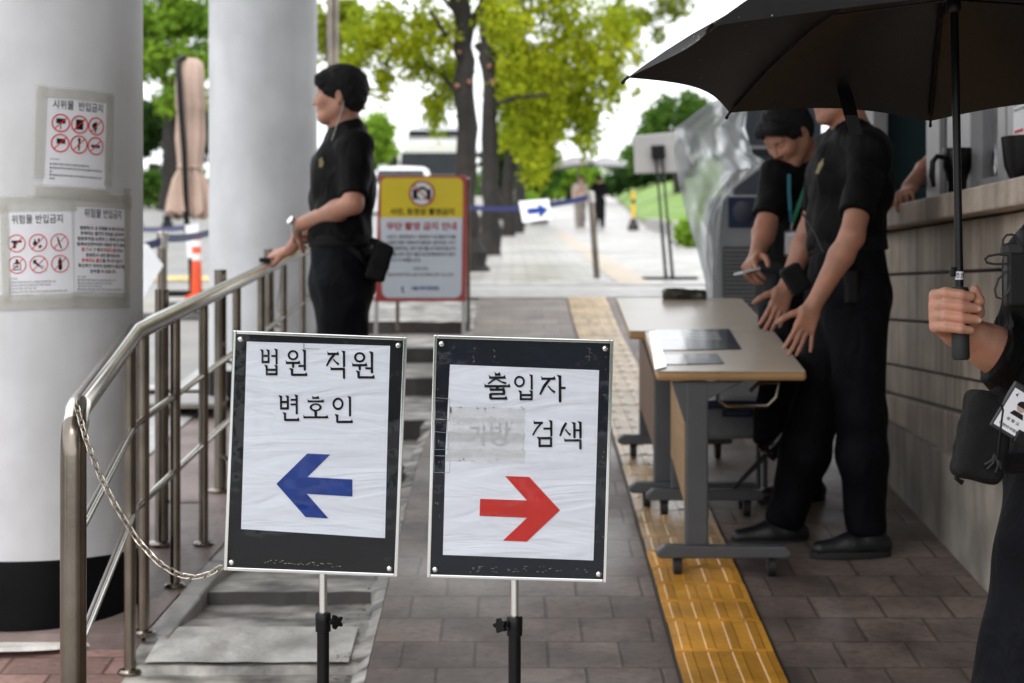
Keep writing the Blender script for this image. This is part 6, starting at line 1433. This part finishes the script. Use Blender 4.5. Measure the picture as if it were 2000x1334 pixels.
# ---------------------------------------------------------------- guard holding the umbrella at the right
z = 3.46; g1 = .30; PZ = lambda x, y, d=0: P(x, y, z + d)
J = dict(base=(PZ(2120, 1300).x, z, g1), f=V((-.22, -.97, 0)).normalized(), hf=(-.3, -.95, -.05), hu=(0, 0, 1), hc=PZ(2195, 268, -.02), nb=PZ(2200, 395), ch=PZ(2192, 555), wa=PZ(2166, 700), pe=PZ(2166, 860), belt=.06,
         shL=PZ(2378, 490, .06), shR=PZ(2048, 500, -.02), elL=PZ(2380, 690, .05), wrL=PZ(2360, 900, -.1), elR=PZ(2004, 722, .0), wrR=PZ(1910, 655, -.07),
         hipL=PZ(2255, 930, .02), hipR=PZ(2085, 930, .0), knL=PZ(2290, 1400, .0), knR=PZ(1984, 1390, -.02), anL=PZ(2310, 1850, .0), anR=PZ(1985, 1850, 0), toL=(.1, -1), toR=(-.2, -1), gzL=g1, gzR=g1)
hc = P(1873, 606, 3.33)
def grip(S_):
    G = lambda x, y, zz: hc + V((x, y, zz))
    w = G(.014, .064, -.038)
    S_.cap(J['elR'].lerp(w, .72), w, .034, .028, .02); S_.cap(J['elR'], J['elR'].lerp(w, .5), .036, .041, .03)
    # back of the hand and heel of the palm, on the far left of the grip
    S_.cap(w, G(-.022, .034, -.022), .026, .022, .02); S_.cap(G(-.018, .034, -.012), G(-.022, .030, .016), .020, .018, .02); S_.cap(w, G(.020, .036, -.018), .026, .019, .02)
    zs_ = (.030, .0085, -.0125, -.0325); tipx = (.016, .028, .0285, .0155); rad = (.0108, .0111, .0107, .0096)
    tips = []
    for i in range(4):
        a = zs_[i]; q = [G(-.0405, .012, a * .92 - .001), G(-.030, -.020, a + .002), G(-.004, -.0285, a - .0015), G(tipx[i], -.0235 + .004 * (i in (1, 2)), a - .0045)]
        r = rad[i]; S_.cap(G(-.024, .032, a * .8 - .006), q[0], .016, r * 1.12, .012); S_.cap(q[0], q[1], r * 1.08, r, .006); S_.cap(q[1], q[2], r * 1.02, r * .92, .0035); S_.cap(q[2], q[3], r * .92, r * .80, .003)
        tips.append((q[3], i))
    # thumb rising on the right of the grip
    tq = [G(.022, .036, -.022), G(.036, .014, -.004), G(.0335, -.006, .018), G(.0255, -.014, .038)]
    S_.cap(tq[0], tq[1], .0185, .0145, .012); S_.cap(tq[1], tq[2], .0138, .0118, .006); S_.cap(tq[2], tq[3], .0122, .0098, .005)
    c = np.array(hc); return [(c - .075, c + .085, .0024)]
manR = person('guard at the frame edge gripping the umbrella, in black vest and cargo trousers', J, h=.011, custom=grip, hands=[(J['wrL'], (0, -.1, -1), (1, 0, 0), (0, -1, 0), dict())], sleeve=(.8, 1.0), shoes=True, fine=.006, slr=(.068, .070), past=.60)
m = MB()
def nail(c, ax, up, nrm, a, b):
    ax = V(ax).normalized(); nrm = V(nrm).normalized(); up = nrm.cross(ax).normalized()
    m.add([V(c) + ax * (a * math.cos(2 * math.pi * k / 14)) + up * (b * math.sin(2 * math.pi * k / 14)) - nrm * (.0016 * math.sin(2 * math.pi * k / 14) ** 2) for k in range(14)] + [V(c) + nrm * .0006], [(k, (k + 1) % 14, 14) for k in range(14)])
G = lambda x, y, zz: hc + V((x, y, zz))
nail(G(.0222, -.0236, .037), (-.3, -.3, .9), None, (-.15, -.95, .25), .0066, .0055)
for x, zz, r in ((.0165, .025, .0088), (.0285, .0035, .0090), (.029, -.0175, .0086), (.016, -.0375, .0078)): nail(G(x + .0008, -.0235 - r + .0040, zz), (1, .12, -.1), None, (.30, -.95, 0), .0055, .0048)
m.build('fingernails', mk('fingernail', (.60, .37, .29), .3, sss=.1), manR, True)
# load vest, radio and cables
s = SDF(); vJ = dict(J); s.cap(J['wa'], J['ch'], .178, .192, .05, (J['f'], .80)); s.cap(J['ch'], J['ch'].lerp(J['nb'], .5), .19, .14, .05, (J['f'], .78)); s.plane(PZ(2100, 838), (0, 0, -1)); s.cap(PZ(2195, 420), PZ(2195, 340), .09, .11, .01, None, 's')
s.noise(.003, 30, 2); vest = sbuild(s, 'vest', M['webbing'], manR, .008, (), 1)
m = MB()
for k in range(4): y = 640 + 48 * k; m.grid(lambda a, v: J['wa'] + V((.196 * math.sin(a), -.160 * math.cos(a) + .0, 0)) + V((0, 0, PZ(2100, y).z - J['wa'].z + v)), frange(R(-58), R(40), 18), [-.012, .012])
m.build('webbing_strips', M['webbing'], vest)
rc = PZ(1985, 545, -.20); e = empty('shoulder_radio', rc, 'black radio clipped on the vest with looping cables', 'radio')
m = MB(); m.box(rc, (.040, .035, .10), bev=.006); m.build('radio_body', M['black_plastic'], e)
m = MB(); m.box(PZ(1978, 488, -.2), (.040, .034, .024), bev=.008); m.box(PZ(1994, 470, -.2), (.012, .02, .04), bev=.004); m.build('connector', M['black_rubber'], e)
for pts in ([(1958, 482), (1959, 468), (1966, 459), (1977, 458), (1986, 464), (1991, 476), (1990, 490)], [(1968, 498), (1948, 497), (1931, 500), (1924, 506), (1927, 513), (1942, 516), (1968, 516)], [(1972, 520), (1975, 548), (1970, 570), (1957, 584), (1946, 580), (1943, 566), (1950, 545), (1966, 530)]):
    m = MB(); m.tube([PZ(x, y, -.215) for x, y in pts], .0023, 7); m.build('cable', M['black_rubber'], e, True)
# belt pouch
pc_ = PZ(1920, 852, -.20); ua = V((.20, 0, .98)).normalized(); ub = V((.98, 0, -.20)).normalized(); s = SDF()
s.box(pc_, (.026, .026, .066), [ub, V((0, 1, 0)), ua], .016); s.box(pc_ - ub * .017 - V((0, .004, 0)), (.006, .024, .058), [ub, V((0, 1, 0)), ua], .012, .006); s.cap(pc_ + ua * .085 + ub * .01, pc_ + ua * .078 + ub * .03, .010, None, .01); s.noise(.0016, 70, 1)
e = sbuild(s, 'zip_pouch', M['webbing'], None, .0045, loc=tuple(pc_)); tag(e, 'black zipped belt pouch on the umbrella holder beside the identity card', 'pouch')
m = MB(); m.tube([pc_ - V((0, .0455, 0)) + ub * x + ua * y for x, y in ((-.018, .078), (.0, .075), (.013, .055), (.017, .0), (.020, -.03))], .0022, 6); m.build('zipper', M['black_plastic'], e)
m = MB()
for a in ((.014, -.028, .006, -.055), (.016, -.03, .022, -.058), (.012, -.03, .030, -.050), (.014, -.026, .0, -.048)): m.tube([pc_ - V((0, .047, 0)) + ub * a[0] + ua * a[1], pc_ - V((0, .050, 0)) + ub * (a[0] + a[2]) / 2 + ua * (a[1] + a[3]) / 2 + ub * .004, pc_ - V((0, .047, 0)) + ub * a[2] + ua * a[3]], .0022, 6)
m.build('zip_pull', mk('grey cord pull', (.012, .012, .014), .7), e)
m = MB(); m.tube([pc_ - ub * .036 + ua * (-.05) - V((0, .01, 0)), pc_ - ub * .034 + ua * (-.085) - V((0, .01, 0)), pc_ - ub * .022 + ua * (-.09) - V((0, .01, 0))], .005, 8); m.build('strap_end', M['webbing'], e)
# identity card
ox = P(1931, 830, 3.215); ru = V((50, 0, 82)).normalized(); rr_ = V((82, 0, -50)).normalized(); e = empty('identity_card', ox, 'tilted identity card in black holder at the belt of the umbrella holder', 'identity card')
cf = lambda o: (lambda u, v: ox + rr_ * u + ru * v + V((0, -o, 0)))
W_, H_ = .066, .094; m = MB(); g = cf(0); m.prism([g(0, 0), g(W_, 0), g(W_, H_), g(0, H_)], (0, .008, 0)); m.build('holder', mk('black card holder', (.02, .021, .024), .3), e, bevel=.003)
m = MB(); g = cf(.0012); m.prism([g(.006, .007), g(W_ - .006, .007), g(W_ - .006, H_ - .012), g(.006, H_ - .012)], (0, .0012, 0)); m.build('card', M['paper2'], e)
g = cf(.0018); m = MB(); put2d(m, text2d('성 창 오', .0066, .02), g, W_ / 2, .026, .026, 'C'); put2d(m, text2d('대한민국법원', .0058, .02), g, W_ / 2, .0125, .040, 'C'); m.build('lettering', M['ink'], e, recalc=False)
m = MB(); put(m, ring2d(.0001, 1, 20), g, .018 + .016, .056, .0082); m.build('portrait_face', mk('printed face', (.42, .30, .24), .5), e, recalc=False)
m = MB(); put(m, poly2((.020, .038), (.048, .038), (.043, .047), (.025, .047)), cf(.0017)); put(m, ([(.034 + .0098 * math.cos(R(a)), .0585 + .0098 * math.sin(R(a))) for a in range(-10, 191, 10)], [tuple(range(21))]), cf(.0021)); m.build('portrait_hair', M['ink'], e, recalc=False)
m = MB(); put(m, poly2((.013, .072), (.017, .078), (.015, .070)), g); put(m, poly2((.012, .073), (.016, .074), (.018, .069)), g); m.build('emblem', M['blue_ink'], e, recalc=False)
m = MB(); g = cf(-.004); m.prism([g(.050, -.004), g(.10, -.004), g(.10, .022), g(.050, .022)], (0, -.010, 0)); tag(m.build('buckle', M['black_plastic'], None, bevel=.003), 'black plastic side buckle below the identity card', 'buckle')
s = SDF(); s.cap(PZ(1975, 905, -.13), PZ(2100, 900, -.19), .022, None, .01, (V((0, 1, 0)), .5)); sbuild(s, 'duty_belt', M['webbing'], manR, .007)

# ---------------------------------------------------------------- standing figures: booth clerk and two walkers
def stand(x, y, g, f, ht=1.72):
    f = V((*f, 0)).normalized(); s = V((0, 0, 1)).cross(f); b = V((x, y, g)); k = ht / 1.75; Q = lambda a, c, h: b + (f * a + s * c + V((0, 0, h))) * k
    return dict(base=tuple(b), f=f, hf=f, hu=(0, 0, 1), hc=Q(.03, 0, 1.615), nb=Q(0, 0, 1.47), ch=Q(0, 0, 1.28), wa=Q(0, 0, 1.10), pe=Q(0, 0, .93), belt=.12, shL=Q(0, .185, 1.41), shR=Q(0, -.185, 1.41), elL=Q(.03, .24, 1.12), wrL=Q(.2, .12, 1.05), elR=Q(.03, -.24, 1.12), wrR=Q(.2, -.12, 1.05),
                hipL=Q(0, .09, .90), hipR=Q(0, -.09, .90), knL=Q(.02, .10, .5), knR=Q(.05, -.10, .5), anL=Q(-.03, .10, .09), anR=Q(.08, -.10, .09), toL=(f.x, f.y), toR=(f.x, f.y), gzL=g, gzR=g)
J = stand(WX + .42, 7.36, .92, (-1, -.15), 1.72)
J['wrR'] = V((WX - .03, 7.10, 2.13)); J['elR'] = V((WX + .12, 7.33, 2.24)); J['shR'] = J['shR']; hw = V((WX - .02, 7.08, 2.125))
clerk = person('booth clerk in dark teal shirt resting one hand on the sill', J, h=.012, skin='skin_tan', shirt=None or 'black_cloth', hands=[(hw, (-.45, -.75, -.22), (-.25, .1, 1), (-.6, .6, 0), dict(curls=((35, 45, 30),) * 4, thumb=(20, 20)))], sleeve=(.75, .75), fine=.006)
clerk.children[[c.name.split('.')[0] for c in clerk.children].index('shirt')].data.materials[0] = mk('dark teal cloth', (.006, .05, .06), .8, 0, .2, 10)
m = MB(); m.box(V((WX - .045, 7.17, 2.075)), (.05, .10, .012), bev=.003); tag(m.build('phone_case', mk('teal phone case', (.03, .12, .13), .4)), 'teal phone under the clerk hand on the sill', 'phone')
zq = 56
for px, lb, sh, pn, f, ht, up, um, ul, hcol in ((1133, 'walker in beige top and grey trousers under a pale umbrella', 'beige', 'greyp', (.25, -1), 1.68, (1122, 322, -.13), 'pale', 'pale grey umbrella tilted over the beige walker', 'hair'), (1170, 'walker in long black clothes under a white umbrella', 'blk', 'blk', (.1, 1), 1.70, (1184, 322, .03), 'white', 'white umbrella held over the walker in black', 'hair')):
    x = (px - 1000) * zq / FPX; g = gright(zq) + .01; J = stand(x, zq, g, f, ht); fv = J['f']; J['wrR'] = J['base'] + V((0, 0, 1.22)) + fv * .2 if False else V(J['base']) + V((.02, 0, 1.22)) + fv * .2
    mk('beige cloth', (.50, .42, .35), .8); mk('grey brown cloth', (.20, .18, .155), .8)
    cm_ = {'beige': 'beige cloth', 'greyp': 'grey brown cloth', 'blk': 'black polo cloth'}
    M['t1'] = MATS[cm_[sh]]; M['t2'] = MATS[cm_[pn]]
    o = person(lb, J, h=.018, shirt='t1', pants='t2', sleeve=(1, 1), fine=.014, eyes=False, belt=False, collar=False, hands=[(J['wrR'], (-.2, -.2, .9), -fv, (1, 0, 0), dict(curls=((50, 60, 40),) * 4)), (J['wrL'], (0, 0, -1), fv, (1, 0, 0), dict())])
    if sh == 'blk':
        s = SDF(); s.cap(J['pe'], V(J['base']) + V((0, 0, .38)), .19, .20, .05, (J['f'], .75)); s.plane(V(J['base']) + V((0, 0, .34)), (0, 0, -1)); sbuild(s, 'skirt', M['t2'], o, .02)
    c = P(up[0], up[1], zq - .15); e = empty('walker_umbrella', c, ul, 'umbrella', 'pale umbrellas of the two walkers'); ax = V((up[2], 0, 1)).normalized(); e1 = V((1, 0, -up[2])).normalized(); e2 = ax.cross(e1)
    rU = .78 if um == 'pale' else .62; m = MB()
    m.grid(lambda a, t: c + (e1 * math.cos(a) + e2 * math.sin(a)) * (rU * t * (1 - .04 * abs(math.sin(4 * a)))) + ax * (.30 * (1 - t ** 2) - .05), frange(0, 2 * math.pi, 32), [.01, .2, .4, .6, .8, 1]); m.build('canopy', mk('pale umbrella cloth', (.20, .19, .195), .6) if um == 'pale' else mk('white umbrella cloth', (.26, .26, .27), .6), e, True)
    m = MB(); m.tube([c + ax * .32, V(J['wrR']) + V((0, 0, -.05))], .01, 8); m.build('shaft', M['alu'], e)
